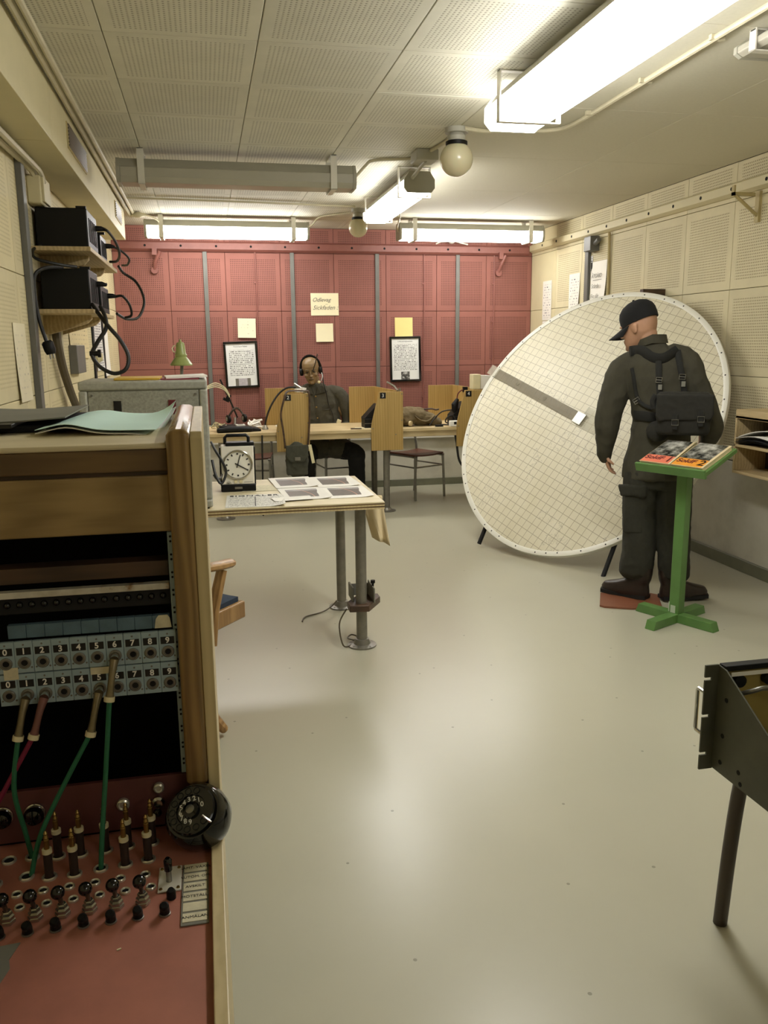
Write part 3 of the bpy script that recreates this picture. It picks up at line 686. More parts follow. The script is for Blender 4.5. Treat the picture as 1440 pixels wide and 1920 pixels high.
# ------------------------------------------------------------------ shelves on the left wall with black power units
def shelf(y0, y1, z, label):
    t = thing('wall_shelf', label, 'shelf', (XL, (y0 + y1) / 2, z))
    G().bx(XL, -.545, y0, y1, z - .022, z).build('shelf_board', 'shelf_wood', t, 0.002, world=True)
    for y in (y0 + .28, y1 - .35):
        G().prism([(0, 0), (.25, -.0), (.25, -.02), (.225, -.045), (.03, -.10), (0, -.10)], -.02, .02, frame((XL, y, z - .022), (1, 0, 0), (0, 0, 1))).build('bracket', 'shelf_wood', t, world=True, smooth=False)
shelf(4.68, 6.06, 2.055, 'upper wooden wall shelf carrying black power units')
shelf(4.62, 5.62, 1.74, 'lower wooden wall shelf carrying black power units')
def psu(x0, x1, y0, y1, z, h, label, vents=True):
    t = thing('power_unit', label, 'power unit', ((x0 + x1) / 2, (y0 + y1) / 2, z))
    G().bx(x0, x1, y0, y1, z, z + h).build('case', 'black_plastic', t, 0.006, world=True)
    if vents:
        for k in range(6):
            y = y0 + (y1 - y0) * (.15 + .14 * k)
            G().bx(x1 - .001, x1 + .003, y, y + .012, z + h * .2, z + h * .8).build('cooling_fin', 'black_matt', t, world=True)
    G().box(((x0 + x1) / 2 + .1, y0 + .02, z + h + .004), (.05, .03, .012)).build('connector', 'black_plastic', t, world=True)
    G().tube([(x1, y1 - .06, z + h * .72), (x1 + .03, y1 - .06, z + h * .72), (x1 + .055, y1 - .055, z + h * .7)], [.016, .014, .008], 10).build('cord_grip', 'black_plastic', t, world=True)
psu(-.822, -.566, 4.80, 5.22, 2.056, .205, 'large black power unit on the upper left wall shelf')
psu(-.77, -.57, 5.40, 5.72, 2.056, .15, 'smaller black power unit at the far end of the upper shelf')
psu(-.81, -.57, 4.74, 5.10, 1.741, .21, 'large black power unit on the lower left wall shelf')
psu(-.74, -.56, 5.14, 5.54, 1.741, .155, 'smaller black power unit at the far end of the lower shelf')
K = 'cable_dark'
cable('power_cable', [(-.53, 5.17, 2.2), (-.50, 5.15, 2.19), (-.475, 5.3, 2.15), (-.47, 5.45, 2.1), (-.5, 5.6, 2.07), (-.55, 5.68, 2.072)], .008, K, 'black cable looping off the large upper power unit')
cable('power_cable', [(-.52, 5.67, 2.16), (-.48, 5.7, 2.14), (-.44, 5.75, 2.10), (-.46, 5.85, 2.07), (-.50, 5.95, 2.075)], .007, K, 'black cable looping off the far upper power unit')
cable('power_cable', [(-.525, 5.95, 2.07), (-.50, 6.0, 2.03), (-.43, 6.0, 1.98), (-.385, 5.95, 1.9), (-.375, 5.9, 1.82), (-.41, 5.8, 1.735), (-.47, 5.66, 1.72), (-.52, 5.56, 1.75)], .009, K, 'long black cable arching from upper shelf to lower shelf beside the red wall')
cable('power_cable', [(-.51, 5.48, 1.85), (-.47, 5.47, 1.85), (-.435, 5.5, 1.80), (-.43, 5.52, 1.74), (-.47, 5.54, 1.725)], .008, K, 'short black cable from the far lower power unit')
cable('power_cable', [(-.80, 4.76, 2.065), (-.82, 4.65, 2.03), (-.80, 4.60, 1.985), (-.70, 4.62, 1.96), (-.62, 4.68, 1.953)], .008, K, 'black cable sagging below the upper shelf')
t = thing('power_cable', 'black cable with a hanging three pin plug left of the lower shelf', 'cable', (-.74, 4.58, 1.45))
G().tube(smooth_path([(-.70, 4.74, 1.955), (-.76, 4.60, 1.94), (-.805, 4.56, 1.90), (-.812, 4.55, 1.8), (-.80, 4.55, 1.68), (-.775, 4.55, 1.575)]), .0095, 8).build('cord', K, t, world=True)
G().tube([(-.775, 4.55, 1.58), (-.772, 4.55, 1.57), (-.762, 4.55, 1.535), (-.758, 4.55, 1.515)], [.02, .029, .029, .022], 10, flat=.8).build('plug_body', 'black_plastic', t, world=True)
G().cyl((-.766, 4.55, 1.52), (-.762, 4.55, 1.49), .004, n=6).cyl((-.750, 4.55, 1.52), (-.746, 4.55, 1.494), .004, n=6).build('plug_pin', 'steel', t, world=True)
t = thing('power_cable', 'thick black cable hanging in a large loop onto the grey cabinet', 'cable', (-.45, 4.6, 1.4))
lp = [(-.565, 4.75, 1.77), (-.53, 4.68, 1.72), (-.475, 4.60, 1.65), (-.42, 4.58, 1.58), (-.385, 4.57, 1.50), (-.40, 4.55, 1.435), (-.46, 4.55, 1.413), (-.53, 4.56, 1.45), (-.563, 4.57, 1.51), (-.535, 4.58, 1.57), (-.49, 4.60, 1.64), (-.492, 4.63, 1.70), (-.52, 4.70, 1.755)]
G().tube(smooth_path(lp), .0105, 8).build('cord', K, t, world=True)
G().cyl((-.575, 4.57, 1.515), (-.523, 4.57, 1.515), .013, n=10).cyl((-.535, 4.57, 1.515), (-.52, 4.57, 1.515), .02, n=10).build('clamp', 'black_plastic', t, world=True)

# ------------------------------------------------------------------ plywood table with the grey cabinet
tb = thing('plywood_table', 'plywood table on grey pipe legs standing out from the left wall', 'table', (0, 4.4, 0))
G().bx(XL + .03, .84, 3.97, 4.83, .776, .782).build('table_top', 'plywood_face', tb, world=True)
for k in range(4): G().bx(XL + .03, .8385 if k % 2 else .84, 3.971 if k % 2 else 3.97, 4.83, .747 + k * .00725, .747 + (k + 1) * .00725).build('ply_layer', 'oak_light' if k % 2 == 0 else 'teak', tb, world=True)
for x, y in ((.735, 4.08), (.735, 4.75), (-.6, 4.08), (-.6, 4.75)):
    lg = G().cyl((x, y, .012), (x, y, .747), .0285, n=20).build('leg', 'steel_dark', tb, world=True)
    G().lathe([(.075, 0), (.075, .008), (.045, .014), (.036, .04), (.03, .042)], 24, Matrix.Translation((x, y, 0))).build('flange', 'steel_dark', lg, world=True)
    for a in range(4): G().cyl((x + .058 * math.cos(a * PI / 2 + .6), y + .058 * math.sin(a * PI / 2 + .6), .008), (x + .058 * math.cos(a * PI / 2 + .6), y + .058 * math.sin(a * PI / 2 + .6), .012), .007, n=6).build('screw', 'steel', lg, world=True)
def hang(a, b):
    return Vector((.800 + .105 * a + (.052 - .035 * a) * b, 4.44 - .10 * a - .1 * b + .02 * math.sin(a * 8 + b * 2) * (.3 + b), .746 - (.235 + .02 * a) * b))
g = G(); g.grid(hang, 10, 10)
o = single('hanging_paper', g, 'paper_brown', 'limp cream sheet hanging from under the right end of the plywood table', 'paper', loc=(0, 0, 0)); sm = o.modifiers.new('solid', 'SOLIDIFY'); sm.thickness = .002
# grey hammertone cabinet
gc = thing('equipment_cabinet', 'large grey hammertone equipment cabinet on the plywood table', 'cabinet', (-.28, 4.2, .783))
x0, x1, y0, y1, z0, z1 = -.567, .006, 4.0, 4.42, .783, 1.394
G().bx(x0 + .02, x1 - .02, y0 + .014, y1, z0 + .012, z1 - .01).build('body', 'hammer_frame', gc, 0.004, world=True)
for a, b, c, d in ((x0, x1, z1 - .042, z1), (x0, x1, z0 + .006, z0 + .045), (x0, x0 + .038, z0 + .045, z1 - .042), (x1 - .038, x1, z0 + .045, z1 - .042)):
    G().bx(a, b, y0, y1 + .004, c, d).build('frame_rail', 'hammer_frame', gc, 0.010, 3, world=True)
fp = G().bx(x0 + .041, x1 - .041, y0 + .006, y0 + .016, z0 + .048, z1 - .045).build('front_panel', 'hammer_grey', gc, 0.002, world=True)
for x, m in ((-.40, 'label_black'), (-.157, 'ink_maroon')): G().bx(x - .017, x + .017, y0 + .002, y0 + .0065, 1.24, 1.305).build('nameplate', m, fp, world=True)
for x in (x0 + .055, x1 - .055):
    for z in (1.33, 1.225, 1.18, 1.0, .85): G().cyl((x, y0 + .001, z), (x, y0 + .008, z), .006, n=8).build('screw', 'steel_dark', fp, world=True)
for x in (-.31, -.24, -.2, -.12): G().cyl((x, y0 + .003, 1.205), (x, y0 + .008, 1.205), .005, n=8).build('screw', 'black_matt', fp, world=True)
for x in (x0 + .03, x1 - .03): G().cyl((x, y0 + .03, z0 - .001), (x, y0 + .03, z0 + .008), .014).cyl((x, y1 - .03, z0 - .001), (x, y1 - .03, z0 + .008), .014).build('foot', 'black_plastic', gc, world=True)
single('folder', G().bx(-.415, -.21, 4.06, 4.34, 1.395, 1.405), 'folder_yellow', 'flat yellow folder on top of the grey cabinet', 'folder', bevel=0.002)
fo = thing('folder', 'red and white paper folder on top of the grey cabinet, under the lamp', 'folder', (-.1, 4.2, 1.395))
G().bx(-.205, -.03, 4.05, 4.32, 1.395, 1.40).build('cover', 'folder_red', fo, world=True); G().box((-.095, 4.19, 1.406), (.19, .25, .009), (0, -.03, .08)).build('pages', 'paper_white', fo, world=True)
cable('power_cable', [(.012, 4.2, 1.08), (.03, 4.1, 1.05), (.06, 4.05, 1.0), (.075, 4.04, .95), (.05, 4.02, .90), (.025, 4.03, .94), (.012, 4.06, 1.01)], .0065, K, 'thin black cable loop at the right edge of the grey cabinet')
cable('power_cable', [(.018, 4.1, .93), (.03, 4.08, .915), (.05, 4.2, .90), (.06, 4.4, .885)], .006, K, 'thin black cable between grey cabinet and clock')
# white and black wires coming out behind the cabinet
for i in range(3):
    cable('white_wire', [(-.02, 4.41, 1.32 + .006 * i), (.0, 4.5, 1.325 + .006 * i), (.05, 4.55, 1.335 + .01 * i), (.10, 4.65, 1.31 + .008 * i), (.125, 4.7, 1.27 + .006 * i)], .0028, 'ivory', 'thin white wire springing out behind the grey cabinet', 'wire', group='white wires behind the grey cabinet')
# green desk lamp clamped behind the cabinet
dl = thing('desk_lamp', 'small green metal lamp with bell shade behind the grey cabinet', 'lamp', (-.125, 4.62, .783))
G().tube([(0, 0, .02), (0, 0, .60), (.005, 0, .65), (.008, 0, .69)], .009, 10).build('stem', 'steel_dark', dl)
G().lathe([(.057, .664), (.0585, .670), (.040, .697), (.030, .708), (.032, .720), (.027, .728), (.023, .766), (.0195, .782), (.007, .788), (.005, .80)], 24, Matrix.Translation((.004, 0, 0))).build('shade', 'lamp_green', dl)
G().tube([(-.019, 0, .731), (-.035, 0, .738), (-.040, 0, .753), (-.032, 0, .766), (-.021, 0, .768)], .0036, 8).build('handle', 'ivory', dl)
G().lathe([(.06, 0), (.06, .012), (.02, .02), (.012, .03)], 20).build('base', 'lamp_green', dl)
# clock on the table
ck = thing('portable_clock', 'cream portable clock with black carrying handle on the plywood table', 'clock', (.146, 4.5, .783), rotz=-.02)
G().bx(-.086, .086, -.045, .05, .035, .245).build('case', 'clock_cream', ck, 0.006)
G().bx(-.092, .092, -.052, .055, .0, .04).build('base', 'black_plastic', ck, 0.006)
G().bx(.086, .094, -.03, .045, .03, .235).bx(-.094, -.086, -.03, .045, .03, .235).build('side_trim', 'black_plastic', ck, 0.002)
G().bx(-.06, .09, -.046, .04, .244, .262).build('top_cap', 'black_plastic', ck, 0.004)
G().tube([(-.062, 0, .25), (-.062, 0, .285), (-.05, 0, .297), (.05, 0, .297), (.062, 0, .285), (.062, 0, .25)], .009, 8, flat=1.3).build('handle', 'black_plastic', ck)
F = frame((0, -.045, .145), (1, 0, 0), (0, 0, 1))
G().lathe([(.080, 0), (.080, .008), (.076, .011), (.070, .011), (.070, .004)], 40, F).build('bezel', 'chrome', ck)
df = G().lathe([(.0745, 0), (.0745, .005)], 40, F).build('dial', 'clock_dial', ck)
for h_ in range(12):
    a = h_ * PI / 6; G().box((0, 0, 0), (.007, .004, .011) if h_ % 3 else (.009, .004, .009)).build('hour_mark', 'ink', df, M=Matrix.Translation((.058 * math.sin(a), -.0505, .145 + .058 * math.cos(a))) @ Matrix.Rotation(a, 4, 'Y'))
def hand(a, l, w_, nm, d):
    G().bx(-w_, w_, -.001, .001, -l * .3, l).build(nm, 'label_black', df, M=Matrix.Translation((0, d, .145)) @ Matrix.Rotation(a, 4, 'Y'))
hand(math.radians(120), .052, .0026, 'hour_hand', -.0525); hand(math.radians(17), .056, .0022, 'minute_hand', -.054); hand(math.radians(125), .02, .0012, 'second_hand', -.0555)
G().cyl((0, -.049, .145), (0, -.056, .145), .004, n=10).build('hand_pin', 'label_black', df)
G().bx(-.062, -.036, -.049, -.044, .044, .05).lathe([(.009, 0), (.009, .004)], 16, frame((-.05, -.045, .05), (1, 0, 0), (0, 0, 1))).build('key_switch', 'chrome', ck)
for x in (-.014, .014): G().bx(x - .008, x + .008, -.049, -.044, .046, .062).build('button', 'ivory', ck, .001)
G().bx(.03, .075, -.0462, -.0455, .049, .051).build('name_line', 'ink_grey', ck); G().bx(-.02, .02, -.054, -.051, .015, .026).build('latch', 'steel_dark', ck)
# prints and leaflet on the table
def flat_sheet(name, c, w_, h_, rot, mat, label, z=.7835, cat='paper', curl=.0, group=None):
    def fn(a, b): return Vector(((a - .5) * w_, (b - .5) * h_, .001 + curl * (max(0, a - .7) / .3) ** 2 * (1 - b)))
    return single(name, G().sheet(fn, 8, 4, .0009), mat, label, cat, group, M=Matrix.Translation((c[0], c[1], z)) @ Matrix.Rotation(rot, 4, 'Z'))
for i, (x, y, r, lab) in enumerate(((.455, 4.66, .05, 'sheet with landscape photograph at the back, left of the two'), (.69, 4.64, .02, 'sheet with landscape photograph at the back, right of the two'), (.475, 4.30, .04, 'sheet with landscape photograph in front, left of the two'), (.70, 4.30, .0, 'sheet with landscape photograph in front, right of the two'))):
    s_ = flat_sheet('photo_sheet', (x, y), .235, .36, r, 'paper_white', 'white ' + lab + ' on the table', .7832 + .0012 * (3 - i), curl=.008)
    G().bx(-.085, .085, -.11, .12, .0012, .0016).build('photograph', 'photo_print', s_)
lf = flat_sheet('signal_leaflet', (.215, 4.16), .29, .34, -.05, 'sheet_print', 'printed leaflet headed SIGNALER beside the clock', .7833, curl=.012)
text('SIGNALER', .05, 'ink', lf, Matrix.Translation((-.005, .135, .0018)), spacing=1.15, bold=.0006)
G().bx(-.002, .002, -.15, .1, .0012, .0017).build('column_rule', 'ink', lf)
flat_sheet('torn_paper', (.40, 4.14), .2, .10, .12, 'paper_white', 'loose white slip overlapping leaflet and photo sheets', .789)
flat_sheet('speckled_sheet', (.27, 4.52), .22, .18, .0, 'tape_worn', 'worn speckled paper behind the leaflet on the table', .7834)
# foot key on the front table leg
fk = thing('foot_switch', 'dark wooden board with grey metal switch clamped to the front table leg', 'switch', (.76, 4.12, .2))
G().prism([(-.08, -.10), (.02, -.11), (.105, .03), (.105, .09), (.0, .10), (-.08, -.02)], .2, .235, Matrix.Translation((.745, 4.13, 0))).build('board', 'dark_wood', fk, .004, world=True)
G().bx(.69, .70, 4.10, 4.22, .235, .31).bx(.69, .80, 4.21, 4.218, .235, .30).bx(.795, .802, 4.05, 4.218, .235, .315).build('metal_plate', 'felt_grey', fk, .002, world=True)
G().cyl((.80, 4.1, .31), (.80, 4.1, .33), .006, n=8).cyl((.80, 4.1, .33), (.80, 4.1, .345), .012, n=10).build('thumb_screw', 'black_plastic', fk, world=True)
cable('floor_wire', [(.66, 4.10, .2), (.62, 4.1, .12), (.63, 4.05, .02), (.68, 4.08, .008), (.70, 4.13, .012), (.73, 4.16, .016), (.70, 4.2, .02), (.67, 4.15, .02), (.70, 4.10, .024)], .004, 'conduit_brown', 'thin brown wire coiled at the foot of the front table leg', 'wire')
cable('floor_wire', [(.70, 4.72, .05), (.66, 4.70, .02), (.6, 4.66, .006), (.5, 4.6, .006), (.47, 4.52, .006)], .004, 'conduit_brown', 'thin brown wire trailing on the floor from the rear table leg', 'wire')
# swivel armchair half hidden by the switchboard
ac = thing('swivel_armchair', 'wooden swivel armchair with blue seat behind the switchboard', 'chair', (-.215, 3.27, 0), rotz=math.radians(52 - 90))
# local +y is the front
G().bx(-.23, .23, -.22, .24, .455, .525).build('seat_frame', 'chair_wood', ac, .006)
G().sheet(lambda a, b: Vector(((a - .5) * .42, (b - .5) * .42 + .01, .545 + .04 * (1 - (2 * a - 1) ** 4) * (1 - (2 * b - 1) ** 4))), 10, 10, .03).build('cushion', 'seat_blue', ac)
for s_ in (-1, 1):
    G().tube([(s_ * .24, -.01, .42), (s_ * .245, .01, .55), (s_ * .25, .07, .70)], [.03, .027, .024], 8, flat=.7).build('arm_post', 'chair_wood', ac)
    G().tube(smooth_path([(s_ * .23, -.24, .74), (s_ * .255, -.05, .735), (s_ * .26, .04, .725), (s_ * .25, .12, .715)]), .027, 10, flat=.7, up=(0, 0, 1), dome=True).build('armrest', 'chair_wood', ac)
    G().tube([(s_ * .2, -.21, .46), (s_ * .21, -.25, .7), (s_ * .2, -.31, .95)], .018, 8).build('back_post', 'chair_wood', ac)
G().tube(smooth_path([(-.2, -.30, .92), (-.1, -.335, .93), (.1, -.335, .93), (.2, -.30, .92)]), .045, 10, flat=1.0).build('back_rail', 'chair_wood', ac)
G().cyl((0, 0, .12), (0, 0, .455), .028).build('column', 'steel_dark', ac)
for k in range(4):
    a = k * PI / 2 + .3; d = Vector((math.cos(a), math.sin(a), 0))
    G().tube([d * .02 + Vector((0, 0, .16)), d * .18 + Vector((0, 0, .09)), d * .23 + Vector((0, 0, .035))], [.03, .027, .02], 8, dome=True).build('foot', 'chair_wood', ac)
# ------------------------------------------------------------------ manual switchboard in the foreground
YP = 1.15                                   # plane of the jack field
sb = thing('switchboard', 'oak manual telephone switchboard with jack field and red key shelf in the foreground', 'switchboard', (-.35, 1.3, 0))
SXL, SXR = -.70, -.0085
def sbp(nm, g, mat, parent=None, **kw): return g.build(nm, mat, parent or sb, world=True, **kw)
# side panels with a foreshelf profile (y,z)
prof = [(1.130, 1.430), (1.130, .91), (1.122, .88), (1.10, .868), (.62, .862), (.60, .855), (.60, .02), (1.62, .02), (1.62, 1.438), (1.138, 1.438)]
for xa, xb in ((-.0245, SXR), (SXL, SXL + .016)):
    sbp('side_panel', G().prism([(y, z) for y, z in prof], xa, xb, frame((0, 0, 0), (0, 1, 0), (0, 0, 1))), 'oak_light', smooth=False, bevel=.0015)
# posts with rounded tops
for xa, xb in ((-.0555, -.0243), (SXL + .016, SXL + .046)):
    pp = [(xa, .93), (xb, .93), (xb, 1.436), (xb - .004, 1.442), (xa + .006, 1.442), (xa, 1.434)]
    sbp('post', G().prism(pp, -1.62, -1.128, frame((0, 0, 0), (1, 0, 0), (0, 0, 1))), 'oak_post', bevel=.007, seg=4)
sbp('top_board', G().bx(SXL + .046, -.0555, 1.143, 1.62, 1.4155, 1.423), 'plywood_face', bevel=.003)  # pale wood: lit look of the top edge put into the colour
sbp('fascia_rail', G().bx(SXL + .046, -.0555, 1.148, 1.17, 1.385, 1.4155), 'teak', bevel=.002)
sbp('fascia_groove', G().bx(SXL + .046, -.0555, 1.156, 1.17, 1.378, 1.386), 'dark_wood')
sbp('fascia_board', G().bx(SXL + .046, -.0555, 1.150, 1.17, 1.301, 1.379), 'oak', bevel=.002)
sbp('back_board', G().bx(SXL + .016, -.0245, 1.60, 1.62, .03, 1.41), 'void_black')
sbp('inner_lining', G().bx(-.0545, -.0535, 1.172, 1.6, .94, 1.30).bx(SXL + .047, -.055, 1.172, 1.6, 1.296, 1.300), 'void_black')
for xa in (-.0585, SXL + .05):
    rk = sbp('rack_rail', G().bx(xa - .004, xa + .0045, 1.152, 1.18, .94, 1.30), 'plate_blue', bevel=.0008)
    for k in range(14):
        z = .955 + .0255 * k
        for dz in (0, .0068): sbp('rail_hole', G().cyl((xa, 1.1525, z + dz), (xa, 1.1512, z + dz), .0016, n=8), 'void_black', rk)
sbp('dark_beam', G().bx(SXL + .06, -.064, 1.168, 1.20, 1.234, 1.256), 'dark_wood', bevel=.001)
sbp('designation_strip', G().bx(SXL + .06, -.0635, 1.152, 1.165, 1.2185, 1.2275), 'rust_strip', bevel=.0008)
lr = sbp('lamp_row', G().bx(SXL + .06, -.0635, 1.16, 1.17, 1.195, 1.2185), 'black_matt')
for k in range(20):
    x = -.073 - .0157 * k
    if x > -.31: sbp('lamp_cap', G().sphere((x, 1.159, 1.208), (.0045, .004, .0045), 12, 8), 'black_gloss', lr)
for k in range(9):
    x1 = -.066 - .0236 * k; sbp('blue_strip', G().bx(x1 - .0232, x1, 1.150, 1.16, 1.1635, 1.182), 'strip_blue', bevel=.0006)
sbp('paper_tag', G().prism([(-.012, -.010), (.011, -.010), (.009, .004), (.006, .0085), (-.006, .0085), (-.010, .003)], -1.1495, -1.1485, frame((-.0745, 0, 1.174), (1, 0, 0), (0, 0, 1))), 'tape_worn', smooth=False)
# jack plates, two rows of ten
jackpos = {}
def jack_plate(x, z, digit):
    M = frame((x, YP, z), (1, 0, 0), (0, 0, 1))
    pl = G().bx(-.0116, .0116, -.0222, .0222, 0, .006).build('jack_plate', 'plate_blue', sb, .0006, M=WM[sb.name].inverted() @ M)
    nb = G().bx(-.0092, .0092, .0035, .0138, .006, .0066).build('number_label', 'label_black', pl)
    text(str(digit), .0118, 'ink_white', pl, Matrix.Translation((0, .0086, .0069)), 'digit', ext=.0002, bold=.0003)
    G().lathe([(.0085, .006), (.0085, .0074), (.0072, .0085), (.0056, .0085), (.0052, .0072), (.0034, .0070)], 20, Matrix.Translation((0, -.0078, 0))).build('jack_ring', 'steel_dark', pl)
    G().lathe([(.0042, .0068), (.0042, .0073)], 14, Matrix.Translation((0, -.0078, 0))).build('jack_hole', 'void_black', pl)
    for sx, sy in ((0, .0178), (-.0088, -.0148), (.0088, -.0148)): G().lathe([(.0014, .006), (.0011, .0068)], 8, Matrix.Translation((sx, sy, 0))).build('screw', 'steel_dark', pl)
    jackpos[('u' if z > 1.12 else 'l', digit)] = Vector((x, YP - .008, z - .0078))
for z in (1.1385, 1.0925):
    for d in range(10): jack_plate(-.0702 - .0236 * (9 - d), z, d)
sbp('tape_patch', G().bx(-.2865, -.268, 1.1425, 1.1435, 1.108, 1.125), 'tape_worn'); sbp('tape_patch', G().bx(-.175, -.15, 1.1425, 1.1435, 1.106, 1.116), 'tape_worn')
# plugs with cords
def plug_in(key, tip, mat, cordpts, cordmat, label):
    a = jackpos[key]; t = thing('patch_cord', label, 'patch cord', tuple(a))
    d = Vector(tip); P = [a, a + Vector((0, -.014, -.001)), a + Vector((d.x * .35, -.022, d.z * .32)), a + Vector((d.x * .75, -.028, d.z * .75)), a + Vector((d.x, -.030, d.z))]
    G().tube([a + Vector((0, .004, 0)), a + Vector((0, -.006, 0)), P[1]], [.0052, .0052, .0062], 12).build('plug_tip', 'chrome', t, world=True)
    G().tube(smooth_path(P[1:], 4), [.0064 - .0018 * math.sin(i / 12 * PI) for i in range(13)], 12).build('plug_sleeve', mat, t, world=True)
    e = P[-1]; dr = (P[-1] - P[-2]).normalized()
    G().tube([e - dr * .002, e + dr * .005], .0072, 12).build('plug_collar', 'ivory', t, world=True)
    G().tube(smooth_path([e] + [Vector(c) for c in cordpts], 8), .0034, 8).build('cord', cordmat, t, world=True)
plug_in(('u', 6), (-.008, 0, -.048), 'plug_metal', [(-.160, 1.10, .98), (-.168, 1.078, .90), (-.172, 1.07, .853)], 'cord_green', 'green patch cord plugged into jack 6 of the upper row')
plug_in(('l', 5), (-.012, 0, -.050), 'plug_metal', [(-.225, 1.10, .95), (-.25, 1.09, .90), (-.262, 1.075, .853)], 'cord_green', 'green patch cord slanting down from the fifth jack of the lower row')
plug_in(('l', 1), (-.010, 0, -.046), 'plug_metal', [(-.278, 1.10, .97), (-.272, 1.11, .90), (-.268, 1.118, .853)], 'cord_green', 'leftmost green patch cord, hanging from the first jack of the lower row')
plug_in(('l', 2), (-.014, 0, -.046), 'plug_red', [(-.29, 1.10, .97), (-.33, 1.09, .90), (-.36, 1.08, .853)], 'cord_red', 'dark red patch cord plugged into jack 2 of the lower row')
# riser and key shelf
sbp('riser', G().prism([(1.165, .862), (1.165, .935), (1.158, .935), (1.150, .862)], SXL + .016, -.0248, frame((0, 0, 0), (0, 1, 0), (0, 0, 1))), 'riser_red', smooth=False)
ks = sbp('key_shelf', G().prism([(1.158, .855), (1.158, .838), (.60, .835), (.60, .853)], SXL + .016, -.0248, frame((0, 0, 0), (0, 1, 0), (0, 0, 1))), 'board_red', smooth=False)
ZS = .8549
for x in (-.267, -.31):
    k_ = sbp('riser_knob', G().lathe([(.006, 0), (.0075, .003), (.013, .006), (.014, .012), (.011, .018), (.004, .021)], 18, frame((x, 1.155, .903), (1, 0, 0), (0, 0, 1))), 'black_gloss')
    sbp('knob_ring', G().lathe([(.0145, 0), (.0145, .004), (.012, .005)], 18, frame((x, 1.1545, .903), (1, 0, 0), (0, 0, 1))), 'chrome', k_)
for x, z, r in ((-.147, .901, .009), (-.096, .921, .0075)): sbp('metal_button', G().lathe([(r, 0), (r, .006), (r * .7, .008), (r * .5, .006)], 18, frame((x, 1.154, z), (1, 0, 0), (0, 0, 1))), 'bright_nickel')
o = sbp('riser_switch', G().lathe([(.009, 0), (.009, .006), (.006, .009)], 16, frame((-.098, 1.153, .899), (1, 0, 0), (0, 0, 1))), 'chrome')
sbp('switch_ball', G().sphere((-.099, 1.138, .889), .0062, 14, 10), 'black_gloss', o)
def ring(x, y, r=.008): return sbp('ferrule', G().lathe([(r * .72, .0), (r * 1.08, .0), (r * 1.08, .003), (r * .9, .0045), (r * .7, .003)], 20, Matrix.Translation((x, y, ZS - .001)), ring=True), 'bright_nickel')
def hole(x, y, r=.008):
    o = ring(x, y, r); sbp('ferrule_hole', G().lathe([(r * .74, 0), (r * .74, .0016)], 16, Matrix.Translation((x, y, ZS - .0005))), 'void_black', o)
def standing_plug(x, y, lab):
    t = thing('cord_plug', lab, 'plug', (x, y, ZS)); 
    G().lathe([(.0058, 0), (.0058, .037), (.0045, .038)], 14).build('plug_body', 'plug_brown', t)
    G().lathe([(.0066, .037), (.0066, .0425), (.004, .043)], 14).build('plug_collar', 'ivory', t)
    G().lathe([(.0036, .043), (.0036, .056), (.0026, .057), (.0036, .059), (.0022, .063), (.0030, .065), (.001, .069)], 12).build('plug_tip', 'brass', t)
    hole(x, y, .0092)
for i, (x, y) in enumerate(((-.237, 1.066), (-.205, 1.065), (-.140, 1.072), (-.110, 1.077))):
    standing_plug(x, y, ('leftmost', 'second from left', 'third from left', 'rightmost')[i] + ' upright cord plug in the front row of the key shelf')
for i, (x, y) in enumerate(((-.233, 1.112), (-.203, 1.110), (-.170, 1.112), (-.140, 1.115), (-.107, 1.117))):
    standing_plug(x, y, ('leftmost', 'second from left', 'middle', 'second from right', 'rightmost')[i] + ' upright cord plug in the rear row of the key shelf')
standing_plug(-.305, 1.065, 'upright cord plug at the left frame edge of the key shelf')
for x, y in ((-.267, 1.073), (-.172, 1.070), (-.268, 1.118), (-.298, 1.116)): hole(x, y, .0092)
for k in range(6):
    x = -.272 + .032 * k
    hole(x, 1.036 + .0012 * k, .0066); hole(x - .003 + .012, 1.008 + .0012 * k, .0062)
for k in range(7):
    x = -.272 + .0322 * k - (.0 if k < 6 else 0)
    if k < 6:
        kk = sbp('lever_key', G().lathe([(.0095, 0), (.0095, .004), (.0085, .005), (.0085, .009), (.0065, .011), (.0065, .014), (.005, .016)], 6, Matrix.Translation((x, .984, ZS))), 'nickel')
        sbp('lever', G().cyl((x, .984, ZS + .014), (x - .001, .977, ZS + .032), .0026, .0032, 10), 'dark_wood', kk)
        sbp('lever_ball', G().sphere((x - .0015, .974, ZS + .038), .0085, 18, 12), 'black_gloss', kk)
for k in range(7):
    x = -.276 + .0322 * k
    kk = sbp('push_key', G().tube([(x, .957, ZS), (x, .957, ZS + .008), (x, .953, ZS + .014), (x, .952, ZS + .016)], [.0062, .0060, .0058, .004], 14), 'black_plastic')
    sbp('key_ring', G().lathe([(.0072, 0), (.0072, .0015), (.006, .002)], 16, Matrix.Translation((x, .957, ZS))), 'steel', kk)
# hook switch plate, handwritten strip, old tape
hp = sbp('switch_plate', G().bx(-.094, -.064, .999, 1.052, ZS, ZS + .0022), 'white_metal', bevel=.0008)
for x, y in ((-.090, 1.004), (-.068, 1.004), (-.090, 1.047), (-.068, 1.047)): sbp('plate_screw', G().lathe([(.0024, 0), (.0018, .0016)], 10, Matrix.Translation((x, y, ZS + .0022))), 'brass', hp)
sbp('switch_lever', G().cyl((-.080, 1.02, ZS + .002), (-.080, 1.018, ZS + .022), .004, .0035, 12), 'steel', hp)
sbp('lever_cap', G().tube([(-.080, 1.018, ZS + .020), (-.080, 1.017, ZS + .034), (-.080, 1.0165, ZS + .038)], [.0052, .0056, .003], 14), 'black_gloss', hp)
sbp('push_key', G().tube([(-.076, .987, ZS), (-.076, .987, ZS + .009), (-.076, .985, ZS + .013)], [.006, .006, .004], 14), 'black_plastic')
